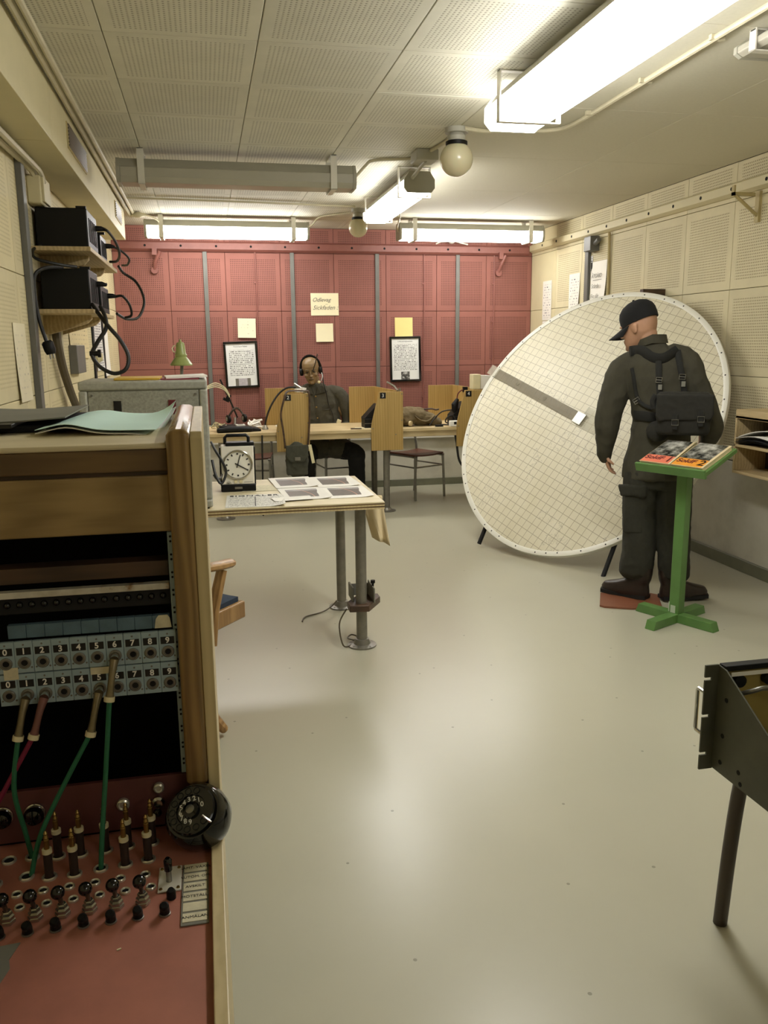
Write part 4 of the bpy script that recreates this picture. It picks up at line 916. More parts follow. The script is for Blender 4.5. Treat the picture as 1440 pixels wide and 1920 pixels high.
st = sbp('label_strip', G().bx(-.063, -.029, .928, 1.052, ZS, ZS + .0012), 'felt_grey')
for i, tx in enumerate(('SAMT. VÄXEL', 'AUTOM. OM.', 'AVSKILT', 'MOTSTÄLL.', 'LARM', 'ANMÄLAN')):
    y = 1.043 - .0203 * i
    ob = sbp('label', G().bx(-.061, -.031, y - .0082, y + .0082, ZS + .0012, ZS + .0018), 'tape_worn', st)
    if i != 4: text(tx, .0068, 'label_black', ob, WM[ob.name].inverted() @ Matrix.Translation((-.046, y, ZS + .0020)), ext=.0001)
sbp('tape_patch', G().prism([(-.30, .86), (-.262, .862), (-.252, .90), (-.256, .915), (-.249, .942), (-.30, .938)], ZS - .0005, ZS + .0006), 'felt_grey', smooth=False)
sbp('chip', G().box((-.133, .905, ZS), (.005, .002, .0008), (0, 0, .4)), 'ivory')
# lower body so that the cabinet stands on the floor
sbp('apron', G().bx(SXL + .016, -.0248, .615, .635, .02, .836), 'oak')
sbp('plinth', G().bx(SXL + .01, SXR - .004, .63, 1.6, 0, .02), 'dark_wood')
# rotary dial set
dm = frame((-.046, 1.088, .912), (.93, -.10, .33), (-.116, .806, .572))
rd = thing('rotary_dial', 'glossy black rotary dial with white digits at the right of the key shelf', 'dial', M=dm)
G().lathe([(.028, -.052), (.038, -.046), (.0445, -.03), (.0455, -.016), (.043, -.002), (.038, .005), (.0, .006)], 36).build('housing', 'black_gloss', rd)
G().lathe([(.0345, .006), (.0345, .010), (.0325, .0115), (.0215, .0115), (.0205, .0085), (.012, .0085), (.011, .0125), (.004, .0145), (.0, .0145)], 36).build('finger_wheel', 'black_gloss', rd)
for k in range(10):
    a = math.radians(62 + 27 * k); p = (.0268 * math.cos(a), .0268 * math.sin(a), 0)
    G().lathe([(.0048, .0112), (.0048, .0121), (.0040, .0121), (.0038, .0113)], 14, Matrix.Translation(p)).build('finger_hole', 'black_plastic', rd)
for k, d in enumerate('1234567890'):
    a = math.radians(40 + 27 * k if d != '0' else 10); p = (.0163 * math.cos(a), .0163 * math.sin(a), .0089)
    text(d, .0098, 'ink_white', rd, Matrix.Translation(p), 'digit', ext=.0001, bold=.0002)
G().lathe([(.0062, .0142), (.0062, .0152), (.003, .0165)], 16).build('centre_cap', 'steel', rd)
G().tube([(.024, -.026, .008), (.019, -.02, .0135), (.0165, -.0165, .0135)], .0022, 8, flat=2.0).build('finger_stop', 'chrome', rd)
G().lathe([(.024, -.072), (.026, -.06), (.028, -.048)], 24).build('mount', 'black_plastic', rd)
# folders lying on top
mf = thing('folder', 'mint green folder with curled cover on top of the switchboard', 'folder', (-.14, 1.38, 1.423))
def cover(a, b):
    x = -.245 + .170 * a + .02 * b; y = 1.28 + .31 * b - .02 * a
    return Vector((x, y, 1.4285 + .010 * math.exp(-((a - .25) / .2) ** 2) * (1 - .3 * b) + .022 * max(0, (a - .72) / .28) ** 2 * b * b + .002))
G().sheet(lambda a, b: cover(a, b) - Vector((0, 0, .0045)) * 1.0 - Vector((0, 0, .006)) * max(0, (a - .72) / .28) ** 2, 16, 10, .0015).build('pages', 'paper_white', mf, world=True)
G().sheet(cover, 16, 10, .0008).build('cover', 'folder_mint', mf, world=True)
gp = thing('paper_stack', 'stack of dark binders and grey papers on top of the switchboard at the left edge', 'papers', (-.35, 1.5, 1.423))
G().bx(-.56, -.21, 1.34, 1.59, 1.4235, 1.434).build('binder', 'black_matt', gp, .002, world=True)
G().bx(-.60, -.28, 1.30, 1.60, 1.434, 1.440).build('binder', 'label_black', gp, .001, world=True)
G().sheet(lambda a, b: Vector((-.58 + .37 * a, 1.33 + .27 * b, 1.444 + .016 * (1 - a) ** 2 + .004 * math.sin(a * 7))), 12, 4, .002).build('sheet', 'felt_grey', gp, world=True)
# ------------------------------------------------------------------ operators' desk before the red wall
dk = thing('operator_desk', 'long pale wooden operators desk standing before the red wall', 'desk', (1.5, 7.85, 0))
G().bx(.0, 3.05, 7.50, 8.22, .752, .782).build('desk_top', 'desk_wood', dk, .003, world=True)
G().bx(.0, 3.05, 7.52, 7.545, .70, .752).build('front_rail', 'desk_wood', dk, .002, world=True)
for x in (.12, 1.62, 2.98):
    lg = G().cyl((x, 7.56, .01), (x, 7.56, .752), .030, n=18).build('leg', 'steel_dark', dk, world=True)
    G().lathe([(.085, 0), (.085, .008), (.05, .014), (.034, .035)], 22, Matrix.Translation((x, 7.56, 0))).build('flange', 'steel_dark', lg, world=True)
    lg = G().cyl((x, 8.15, .01), (x, 8.15, .752), .030, n=18).build('leg', 'steel_dark', dk, world=True)
    G().lathe([(.085, 0), (.085, .008), (.05, .014), (.034, .035)], 22, Matrix.Translation((x, 8.15, 0))).build('flange', 'steel_dark', lg, world=True)
for x0, x1 in ((.55, .9), (1.9, 2.5)): G().bx(x0, x1, 7.6, 8.1, .69, .752).build('drawer_box', 'dark_wood', dk, .003, world=True)
def divider(xf0, xf1, xb0, xb1, zb, num, label):
    """front board, diagonal side board, rear board"""
    t = thing('booth_divider', label, 'divider', ((xf0 + xf1) / 2, 7.6, .782))
    fb = G().prism([(xf0 - .075, zb), (xf1, zb), (xf1, 1.122), (xf0, 1.122), (xf0 - .065, .86), (xf0 - .075, .80)], -7.498, -7.480, frame((0, 0, 0), (1, 0, 0), (0, 0, 1))).build('front_board', 'divider_wood', t, .002, world=True, smooth=False)
    d = Vector((xb1 - xf1 + .006, 8.2 - 7.5, 0)); L = d.length; d.normalize(); n_ = Vector((-d.y, d.x, 0))
    S = frame((xf1 - .012, 7.5, .783), d, (0, 0, 1))
    G().prism([(0, 0), (L, 0), (L, .355), (0, .339)], -.006, .006, S).build('side_board', 'divider_wood', t, .0015, world=True, smooth=False)
    G().bx(xb0, xb1, 8.194, 8.208, .783, 1.138).build('rear_board', 'divider_wood', t, .0015, world=True)
    if num:
        pl = G().bx(xf0 + .008, xf0 + .062, 7.4765, 7.480, 1.062, 1.115).build('number_plate', 'label_black', t, world=True)
        text(num, .045, 'ink_white', pl, WM[pl.name].inverted() @ frame((xf0 + .035, 7.4762, 1.088), (1, 0, 0), (0, 0, 1)), 'digit')
    for sx, sz in ((xf1 - .012, 1.10), (xf1 - .012, .86), (xf0 - .06, .79), (xf1 - .07, .73)): G().cyl((sx, 7.477, sz), (sx, 7.482, sz), .006, n=8).build('screw', 'steel_dark', t, world=True)
    G().tube([(xf1 - .03, 7.56, 1.125), (xf1 - .05, 7.62, 1.165), (xf1 - .10, 7.70, 1.20)], .009, 8).cyl((xf1 - .02, 7.53, 1.11), (xf1 - .02, 7.53, 1.15), .012).build('hook', 'steel', t, world=True)
    return t
divider(.675, .895, .556, .82, .605, '2', 'wooden booth divider numbered 2 beside the seated mannequin')
divider(1.539, 1.763, 1.383, 1.646, .585, '3', 'wooden booth divider numbered 3 in the middle of the desk')
divider(2.355, 2.60, 2.195, 2.458, .60, '4', 'wooden booth divider at the right end, partly behind the plotting board')
# stacking chairs behind the desk
def tube_chair(name, label, loc, rz, group=None):
    t = thing(name, label, 'chair', loc, rz, group)
    st_ = G().sheet(lambda a, b: Vector(((a - .5) * .40, (b - .5) * .40, .462 - .012 * math.sin(PI * a))), 8, 6, .016); st_.build('seat', 'seat_brown', t, .003)
    for s_ in (-1, 1):
        G().tube(smooth_path([(s_ * .20, .215, .0), (s_ * .192, .20, .40), (s_ * .185, .18, .435), (s_ * .185, -.15, .435), (s_ * .185, -.185, .43)], 5), .013, 10).build('leg', 'steel', t)
        G().tube(smooth_path([(s_ * .20, -.25, .0), (s_ * .19, -.20, .42), (s_ * .185, -.22, .6), (s_ * .18, -.27, .82)], 5), .013, 10).build('leg', 'steel', t)
        G().cyl((s_ * .194, .205, .33), (s_ * .19, -.208, .33), .008, n=8).build('stretcher', 'steel', t)
    G().cyl((-.19, .2, .33), (.19, .2, .33), .008, n=8).build('stretcher', 'steel', t)
    G().sheet(lambda a, b: Vector(((a - .5) * .40, -.262 - .03 * (1 - (2 * a - 1) ** 2) - .02 * b, .68 + .14 * b)), 8, 4, .012).build('backrest', 'seat_brown', t)
    return t
tube_chair('tube_chair', 'brown tubular steel chair behind the desk, right of divider 3', (2.08, 8.26, 0), math.radians(180 + 28))
tube_chair('tube_chair', 'brown tubular steel chair behind the desk, seen right of the clock', (.42, 8.45, 0), math.radians(172))
tube_chair('tube_chair', 'brown tubular steel chair the seated mannequin sits on', (1.30, 8.42, 0), math.radians(180 + 8))
# things on the desk
def headset(loc, rz, label):
    t = thing('headset', label, 'headset', loc, rz)
    arc = [(.085 * math.cos(a), .03 * math.sin(a * 2), .105 * math.sin(a) + .03) for a in [PI * k / 12 for k in range(13)]]
    G().tube(arc, .012, 8, flat=.35).build('headband', 'tube_brown', t)
    for s_ in (-1, 1):
        e = G().lathe([(.034, -.014), (.038, -.006), (.038, .010), (.026, .016)], 18, frame((s_ * .08, 0, .04), (0, 0, 1), (0, 1, 0))).build('earphone', 'black_plastic', t)
        G().lathe([(.02, .016), (.012, .02)], 14, frame((s_ * .08, 0, .04), (0, 0, 1), (0, 1, 0))).build('earphone_cap', 'steel', e)
    return t
headset((.26, 7.78, .85), .4, 'brown and black headset lying on the black telephone set at the left desk end')
ph = thing('field_telephone', 'flat black telephone set at the left end of the desk', 'telephone', (.26, 7.72, .783), .12)
G().prism([(-.17, 0), (.2, 0), (.2, .02), (.06, .045), (-.17, .06)], -.12, .12, frame((0, 0, 0), (1, 0, 0), (0, 0, 1))).build('case', 'black_plastic', ph, .006)
G().bx(-.02, .06, -.10, -.04, .05, .066).build('white_label', 'paper_white', ph, .002); G().bx(-.004, .044, -.092, -.048, .066, .0675).build('label_window', 'label_black', ph)
G().tube([(-.18, -.125, .02), (-.1, -.13, .028), (.02, -.13, .028), (.1, -.12, .02)], .024, 10, dome=True).build('handset', 'black_plastic', ph)
random.seed(3)
for i, (x, y, lab) in enumerate(((.10, 7.72, 'crumpled clear plastic with pale wire beside the left headset'), (.44, 7.95, 'crumpled white paper ball behind the left telephone set'))):
    g = G(); P = []
    for k in range(60): P.append(Vector((random.uniform(-.07, .07), random.uniform(-.06, .06), random.uniform(.004, .085) * (1 - .4 * random.random()))))
    g.tube(smooth_path(P[:26], 3), .010 if i else .006, 6, flat=.4)
    single('paper_ball' if i else 'wire_bundle', g, 'paper_white' if i else 'ivory', lab, 'paper' if i else 'wire', loc=(x, y, .79))
cable('black_cable', [(.13, 7.7, 1.25), (.16, 7.72, 1.17), (.20, 7.74, 1.08), (.24, 7.76, .98), (.27, 7.78, .90)], .008, K, 'black cord hanging down to the headset at the left desk end')
single('cord_clamp', G().box((.195, 7.74, 1.09), (.035, .03, .05), (0, .5, 0)).box((.175, 7.74, 1.065), (.06, .02, .025), (0, .5, 0)), 'black_plastic', 'black clamp on the cord above the left headset', 'clamp')
bx = thing('telephone_box', 'black sloping telephone box left of divider 2 on the desk', 'telephone', (.70, 7.72, .783))
G().prism([(0, 0), (.18, 0), (.18, .07), (.1, .06), (0, .045)], -.09, .09, frame((-.07, 0, 0), (1, 0, 0), (0, 0, 1))).build('case', 'black_plastic', bx, .004)
G().bx(-.06, .0, -.075, .075, .046, .05).build('key_plate', 'steel_dark', bx)
cable('gooseneck', [(.52, 7.78, .79), (.53, 7.79, .87), (.58, 7.82, .99), (.66, 7.86, 1.10), (.74, 7.86, 1.155), (.82, 7.82, 1.16)], .009, K, 'black gooseneck cable arching up over divider 2', 'cable')
single('metal_fitting', G().lathe([(.03, 0), (.03, .012), (.018, .03), (.014, .04)], 14), 'aluminium', 'small metal cable foot on the desk left of divider 2', 'fitting', loc=(.52, 7.78, .783))
single('paper_slip', G().box((.835, 7.6, 1.145), (.09, .05, .03), (0, 0, .3)).box((.86, 7.56, 1.15), (.04, .03, .045), (0, .2, .2)), 'paper_white', 'folded white slip lying on top of divider 2', 'paper')
single('desk_paper', G().box((.72, 8.05, .786), (.16, .12, .006)), 'paper_white', 'white papers on the desk behind divider 2', 'paper')
single('desk_paper', G().box((1.42, 7.62, .7845), (.17, .12, .003), (0, 0, -.2)), 'paper_cream', 'open notebook on the desk left of divider 3', 'paper')
single('notebook_frame', G().box((1.34, 7.58, .785), (.10, .08, .004), (0, 0, -.15)), 'tube_brown', 'dark framed card beside the notebook left of divider 3', 'card')
for x, lab in ((1.50, 'black telephone box left of divider 3'), (2.345, 'black telephone box left of the right end divider')):
    bx = thing('telephone_box', lab + ' on the desk', 'telephone', (x, 7.68, .783))
    G().bx(-.075, .06, -.09, .09, 0, .09).build('case', 'black_plastic', bx, .004)
    G().bx(-.075, .06, -.092, .092, .042, .047).build('case_seam', 'steel', bx)
    G().prism([(-.08, 0), (.06, 0), (.06, .13), (.045, .13)], -.085, .085, frame((0, 0, .09), (1, 0, 0), (0, 0, 1))).build('sloping_top', 'black_plastic', bx, .003, smooth=False)
    G().bx(-.06, .05, -.08, .08, .09, .105).build('hand_rest', 'black_matt', bx)
# canvas bag slumped on the desk
bag = thing('canvas_bag', 'slumped khaki canvas bag on the desk right of divider 3', 'bag', (1.93, 7.74, .783), .06)
g = G()
g.sphere((-.07, 0, .085), (.13, .10, .085), 18, 12).sphere((.09, -.01, .065), (.14, .09, .065), 18, 12).sphere((.0, .02, .12), (.12, .07, .05), 16, 10).sphere((.2, -.02, .035), (.07, .06, .035), 14, 10)
fuse('bag_body', g, 'bag_canvas', bag, .008, 2, .018, 13)
g = G(); g.sphere((.03, -.055, .10), (.12, .05, .05), 16, 10, (.3, .2, 0)).sphere((.12, -.05, .07), (.07, .04, .05), 14, 8); fuse('bag_flap', g, 'bag_canvas', bag, .008, 3, .010, 18, seed=4)
G().tube(smooth_path([(-.02, -.10, .10), (.03, -.12, .06), (.10, -.115, .05), (.16, -.10, .09), (.18, -.05, .10)]), .010, 8, flat=.4).build('strap', 'bag_canvas', bag)
G().cyl((-.075, -.10, .03), (-.06, -.115, .03), .024, n=16).build('rolled_end', 'paper_brown', bag)
G().tube(smooth_path([(.1, .0, .15), (.17, -.02, .155), (.21, -.03, .145), (.24, -.03, .15)]), .008, 8).build('loose_strap', 'dark_wood', bag)
single('small_black_box', G().box((2.13, 7.56, .792), (.075, .035, .018)), 'black_plastic', 'small black box beside the canvas bag on the desk', 'box', bevel=.003)
cable('black_cable', [(2.05, 7.62, .79), (2.11, 7.63, .86), (2.18, 7.64, .915), (2.27, 7.64, .93), (2.32, 7.64, .93)], .006, K, 'black cord arching over the desk right of the canvas bag')
cable('black_cable', [(2.0, 7.75, .80), (2.15, 7.72, .79), (2.3, 7.60, .79), (2.2, 7.58, .82), (2.22, 7.58, .87), (2.27, 7.58, .88), (2.29, 7.56, .83), (2.25, 7.55, .79)], .006, K, 'black coiled cord on the desk before the right telephone box')
cable('desk_cable', [(2.28, 7.56, .75), (2.3, 7.55, .62), (2.33, 7.55, .45), (2.42, 7.56, .35), (2.5, 7.58, .33)], .011, K, 'black cable hanging below the right end of the desk')
hd = thing('handset', 'black handset with red cord hanging by the right telephone box', 'handset', (2.30, 7.62, .98))
G().tube([(0, 0, -.05), (.0, 0, .0), (.02, 0, .04)], [.03, .034, .02], 12, dome=True).build('earpiece', 'black_plastic', hd); G().tube(smooth_path([(.02, 0, .05), (.03, 0, .10), (.06, 0, .13), (.09, 0, .14)]), .006, 8).build('cord', 'ink_maroon', hd)
G().bx(.08, .12, -.02, .02, .115, .165).build('wall_clip', 'black_plastic', hd)
pb = thing('plug_block', 'white plug block with black centre in front of the right telephone box', 'plug', (2.27, 7.53, .783)); G().bx(-.05, .06, -.02, .02, .0, .055).build('block', 'paper_white', pb, .006); G().bx(-.01, .015, -.021, -.019, .02, .045).build('socket_hole', 'black_matt', pb)
bk = thing('loudspeaker_box', 'cream box on the right end divider with white tray behind', 'box', (2.55, 7.62, 1.10)); 
G().bx(2.455, 2.53, 7.55, 7.66, 1.124, 1.262).build('box_front', 'ivory', bk, .004, world=True); G().prism([(2.53, 1.124), (2.75, 1.124), (2.75, 1.24), (2.53, 1.255)], -7.68, -7.56, frame((0, 0, 0), (1, 0, 0), (0, 0, 1))).build('tray', 'paper_white', bk, .003, world=True)
# shoulder bag hanging on divider 2
sbg = thing('shoulder_bag', 'grey canvas shoulder bag hanging on divider 2', 'bag', (.77, 7.44, .40))
g = G(); g.sphere((0, 0, .13), (.105, .045, .17), 18, 12).bx(-.095, .095, -.035, .03, .0, .22); fuse('bag_body', g, 'bag_grey', sbg, .008, 5, .006, 12)
g = G(); g.prism([(-.10, .27), (.10, .27), (.10, .17), (.05, .12), (-.06, .12), (-.10, .17)], .035, .055, frame((0, 0, 0), (1, 0, 0), (0, 0, 1))); fuse('bag_flap', g, 'bag_grey', sbg, .006, 4, .004, 14, seed=2)
G().bx(-.025, .025, -.066, -.058, .135, .165).build('buckle', 'steel_dark', sbg, .002)
G().tube(smooth_path([(-.10, 0, .24), (-.115, -.0, .4), (-.13, 0, .55), (-.09, 0, .70), (-.065, .03, .742), (0, .06, .748), (.08, .05, .745), (.122, .005, .735), (.126, -.0, .6), (.12, 0, .45), (.10, 0, .24)]), .009, 8, flat=.5, up=(0, 1, 0)).build('strap', 'dark_wood', sbg)
G().bx(-.014, .014, -.002, .002, -.17, .0).build('luggage_tag', 'ivory', sbg, M=Matrix.Translation((.115, -.03, .27)) @ Matrix.Rotation(-.18, 4, 'Y'))
cable('desk_cable', [(.47, 7.49, .76), (.465, 7.48, .6), (.46, 7.5, .3), (.455, 7.52, .02)], .008, K, 'black cable dropping from the desk to the floor behind the clock')
# ------------------------------------------------------------------ round plotting board leaning at the right
PH = Vector((.49764, -.86738, 0)); PU = Vector((.44241, .25382, .86014)); PN = PH.cross(PU); PC = Vector((2.725, 5.771, .9815)); PR = 1.0858
PM = frame(PC, PH, PU)
pt = thing('plotting_board', 'large round cream plotting board with grid, leaning by the right wall', 'board', M=PM)
G().lathe([(PR - .036, -.014), (PR - .036, .006), (.0, .006)], 120).build('board_face', 'plot_face', pt)
G().lathe([(PR - .038, -.02), (PR - .038, .010), (PR - .034, .0125), (PR - .002, .0125), (PR, .010), (PR, -.02)], 120).build('rim', 'disc_rim', pt)
g0 = G().lathe([(.0055, 0), (.0055, .0012), (.003, .002)], 8); me = g0.mesh('rim_stud'); me.materials.append(MATS['label_black'])
for k in range(72):
    a = 2 * PI * k / 72 + .03
    if k % 2 == 0 or k % 6 == 1: link('rim_stud', me, pt, Matrix.Translation(((PR - .018 - .004 * (k % 3)) * math.cos(a), (PR - .018 - .004 * (k % 3)) * math.sin(a), .0125)))
# radial ruler arm
rm = Matrix.Rotation(math.atan2(.384, -1.037), 4, 'Z')
ra = G().bx(.0, 1.05, -.042, .038, .012, .017).build('ruler_arm', 'acrylic', pt, .001, M=rm)
G().bx(-.03, .055, -.046, .046, .0165, .024).build('ruler_hub', 'aluminium', ra, .002)
G().bx(1.03, 1.14, -.045, .04, .011, .022).build('ruler_clip', 'clear_plastic', ra, .002)
for x in (.42, .76): G().cyl((x, -.006, .017), (x, -.006, .021), .016, n=14).build('ruler_screw', 'acrylic', ra)
for k in range(20): G().bx(.06 + .048 * k, .0625 + .048 * k, -.042, -.012 if k % 2 else .0, .017, .0175).build('tick', 'ink_grey', ra)
G().bx(-.11, .09, -.10, .07, .0065, .0072).build('centre_sheet', 'clear_plastic', pt, M=Matrix.Rotation(-.33, 4, 'Z') @ Matrix.Translation((.1, .04, 0)))
# black stand behind it
for x, y0 in ((-.53, -1.085), (.60, -1.14)):
    G().tube([(x - .01, y0, -.045), (x, -.2, -.05), (x, .55, -.05)], .016, 8).build('stand_leg', 'black_matt', pt)
G().tube([(-.56, -.80, -.075), (.66, -.80, -.075)], .015, 8).build('crossbar', 'black_matt', pt)
G().tube([(-.5, .4, -.05), (.6, .4, -.05)], .015, 8).build('crossbar', 'black_matt', pt)
inv = PM.inverted()
for x in (-.5, .62):
    a = Vector((x, -.80, -.06)); w0 = PM @ a; w1 = Vector((min(w0.x + .35, XR - .06), w0.y + .2, .02)); G().tube([w0, w1], .014, 8).build('rear_strut', 'black_matt', pt, world=True)
sup = thing('wall_batten', 'wooden block with dark peg on the wall behind the top of the plotting board', 'batten', (XR - .1, 6.2, 1.88))
G().bx(XR - .16, XR, 6.18, 6.52, 1.86, 1.925).build('block', 'shelf_wood', sup, .002, world=True); G().bx(XR - .19, XR, 6.11, 6.16, 1.82, 1.95).build('peg', 'dark_wood', sup, .002, world=True)

# ------------------------------------------------------------------ green lectern with two books
lt = thing('green_lectern', 'green painted wooden lectern with sloping top on a cross foot', 'lectern', (2.535, 4.055, 0), math.radians(-64.5))
def bar(L, w_, h_): return [(-L, 0), (L, 0), (L - .018, h_), (-L + .018, h_)]
G().prism(bar(.25, .06, .05), -.03, .03, frame((0, 0, 0), (1, 0, 0), (0, 0, 1))).build('foot_bar', 'green_paint', lt, .003, smooth=False)
for s_ in (-1, 1): G().prism([(.028, 0), (.25, 0), (.232, .05), (.028, .05)], -.03, .03, frame((0, 0, 0), (0, s_, 0), (0, 0, 1))).build('foot_bar', 'green_paint', lt, .003, smooth=False)
G().bx(-.031, .031, -.028, .028, .05, .90).build('post', 'green_paint', lt, .003)
G().bx(-.034, -.028, -.029, -.012, .055, .11).bx(-.02, .01, -.0295, -.027, .052, .095).build('paint_chip', 'chip_pale', lt)
TM = Matrix.Translation((0, .0, .925)) @ Matrix.Rotation(math.radians(20), 4, 'X')
tp = G().bx(-.212, .212, -.15, .15, -.011, .011).build('top_board', 'green_paint', lt, .002, M=TM)
G().bx(-.212, .212, -.163, -.148, -.022, .026).build('lip', 'green_paint', tp, .002)
def book(x0, x1, num, label, band, rot=0.0):
    M = WM[lt.name] @ TM @ Matrix.Translation(((x0 + x1) / 2, -.008, .0115)) @ Matrix.Rotation(rot, 4, 'Z')
    t = thing('book', label, 'book', M=M); a = (x1 - x0) / 2; b_ = .138
    G().bx(-a + .003, a - .003, -b_ + .003, b_ - .003, .002, .02).build('pages', 'paper_cream', t)
    G().bx(-a, a, -b_, b_, 0, .002).build('back_cover', 'paper_brown', t)
    c = G().sheet(lambda u_, v_: Vector((-a + 2 * a * u_, -b_ + 2 * b_ * v_, .0225 + .012 * (max(0, u_ - .85) / .15) ** 2 * v_ * (1 if num == '1' else .0))), 10, 6, .0018).build('front_cover', 'paper_brown', t)
    G().bx(-a + .002, a - .016, -.052, b_ - .002, .0226, .0232).build('cover_photo', 'cover_photo', c)
    G().bx(-a + .002, a - .012, -b_ + .004, -.052, .0226, .0233).build('title_band', band, c)
    text('SoldF', .054, 'ink_maroon', c, Matrix.Translation((-.03, -.084, .0237)), 'title', bold=.0012, spacing=.95)
    text(num, .082, 'label_black' if num == '2' else 'ink_maroon', c, Matrix.Translation((.062, -.090, .0238)), 'title', bold=.001)
book(-.192, -.002, '1', 'soldier handbook SoldF 1 with pink title band on the green lectern', 'pink_band')
book(.004, .196, '2', 'soldier handbook SoldF 2 with orange title band on the green lectern', 'orange_band', -.02)
single('plinth_board', G().prism([(2.352, 4.62), (2.235, 4.39), (2.25, 4.36), (2.393, 4.29), (2.575, 4.27), (2.68, 4.50), (2.60, 4.60), (2.48, 4.55)], 0, .012), 'plinth_brown', 'brown wooden base board under the standing mannequin', 'board', bevel=.002, smooth=False)

# ------------------------------------------------------------------ wall shelf unit at the right edge
su = thing('shelf_unit', 'open wooden pigeonhole shelf on the right wall at the frame edge', 'shelf', (3.4, 4.3, .72))
xa, xb, ya, yb = 3.30, XR - .013, 3.86, 4.745
for z in (.715, .885, 1.065): G().bx(xa, xb, ya, yb, z, z + .018).build('shelf_board', 'shelf_wood', su, .002, world=True)
G().bx(xa, xb, ya, yb, 1.065, 1.122).build('top_box', 'shelf_wood', su, .003, world=True)
for y in (ya, 4.30, yb - .016): G().bx(xa, xb, y, y + .016, .733, 1.066).build('upright', 'shelf_wood', su, .002, world=True)
G().bx(xb - .01, xb, ya, yb, .733, 1.066).build('back_panel', 'dark_wood', su, world=True)
for k in range(7):
    z = .904 + .008 * k
    single('document', G().sheet(lambda a, b: Vector((xa - .01 * (k % 3) + .22 * a, 4.335 + .37 * b, z + .02 * math.sin(PI * b) + (.06 * (1 - b) if k == 6 else .01 * (1 - b)))), 6, 8, .003), 'black_matt' if k < 5 else 'paper_white', ('black document sleeve in the pile on the shelf unit' if k < 5 else ('curled white document on top of the pile in the shelf unit' if k == 6 else 'white document just below the curled one in the shelf unit')), 'document', group='documents piled in the shelf unit' if k < 5 else None)
mo = thing('monitor', 'black flat device standing on the shelf unit at the right frame edge', 'monitor', (3.42, 4.3, 1.122))
G().bx(3.36, 3.40, 3.95, 4.51, 1.15, 1.345).build('screen', 'black_plastic', mo, .006, world=True); G().bx(3.34, 3.45, 4.1, 4.36, 1.1225, 1.15).build('foot', 'black_plastic', mo, .004, world=True)

# ------------------------------------------------------------------ rack chassis on a tube-legged stool, right foreground
X0, X1, Y1 = 1.19, 1.64, 1.705
ch = thing('rack_chassis', 'grey open rack chassis with slotted ears and handle at the right foreground', 'chassis', (1.42, 1.5, .49))
G().prism([(Y1, .775), (Y1 - .03, .772), (1.36, .60), (1.22, .60), (1.22, .515), (Y1, .505)], X0, X0 + .004, frame((0, 0, 0), (0, 1, 0), (0, 0, 1))).build('side_plate', 'chassis_grey', ch, world=True, smooth=False)
G().prism([(Y1, .775), (Y1 - .03, .772), (1.36, .60), (1.22, .60), (1.22, .515), (Y1, .505)], X1 - .004, X1, frame((0, 0, 0), (0, 1, 0), (0, 0, 1))).build('side_plate', 'chassis_grey', ch, world=True, smooth=False)
fpn = G().bx(X0 + .004, X1 - .004, Y1 - .004, Y1 + .003, .503, .777).build('front_panel', 'chassis_yellow', ch, world=True)
G().bx(X0 + .004, X1 - .004, Y1 - .022, Y1 + .004, .765, .779).build('top_bar', 'black_plastic', fpn, .002, world=True)
G().bx(X0 + .02, X1 - .02, Y1 - .024, Y1 - .022, .752, .762).build('paper_strip', 'paper_white', fpn, world=True)
G().tube(smooth_path([(X0 + .03, Y1 - .02, .70), (X0 + .06, Y1 - .055, .725), (X0 + .10, Y1 - .06, .73), (X0 + .2, Y1 - .06, .70), (X0 + .3, Y1 - .05, .71)]), .006, 8).build('wire_handle', 'steel', fpn, world=True)
for x in (.05, .13): G().cyl((X0 + x, Y1 - .006, .735), (X0 + x, Y1 - .02, .735), .016, n=14).build('clamp', 'black_plastic', fpn, world=True)
G().bx(X0 + .004, X1 - .004, 1.22, Y1 - .004, .508, .514).build('floor_plate', 'chassis_grey', ch, world=True)
G().bx(X0 + .06, X1 - .06, 1.35, 1.6, .514, .60).build('inner_block', 'black_plastic', ch, .004, world=True)
for s_, xe in ((-1, X0), (1, X1)):
    zz = [.503, .536, .541, .626, .631, .732, .737, .777]; x_in, x_out = xe + .0 * s_, xe + .036 * s_
    poly = [(x_in, .503), (x_out, .503)]
    for z in (.545, .645, .742): poly += [(x_out, z - .004), (x_out - .018 * s_, z - .004), (x_out - .018 * s_, z + .004), (x_out, z + .004)]
    poly += [(x_out, .777), (x_in, .777)]
    ear = G().prism(poly, -(Y1 + .003), -(Y1 - .002), frame((0, 0, 0), (1, 0, 0), (0, 0, 1))).build('rack_ear', 'chassis_grey', ch, world=True, smooth=False)
    G().tube([(xe + .030 * s_, Y1 + .002, .595), (xe + .030 * s_, Y1 + .03, .595), (xe + .030 * s_, Y1 + .034, .60), (xe + .030 * s_, Y1 + .034, .70), (xe + .030 * s_, Y1 + .03, .705), (xe + .030 * s_, Y1 + .002, .705)], .005, 8).build('handle', 'chrome', ear, world=True)
for y, z in ((1.665, .70), (1.67, .605), (1.672, .535), (1.60, .545), (1.59, .50 + .02)): G().cyl((X0 - .001, y, z), (X0 + .001, y, z), .006, n=12).build('bolt_hole', 'void_black', ch, world=True)
stl = thing('tube_stool', 'brown tubular steel stand under the rack chassis', 'stand', (1.42, 1.5, 0))
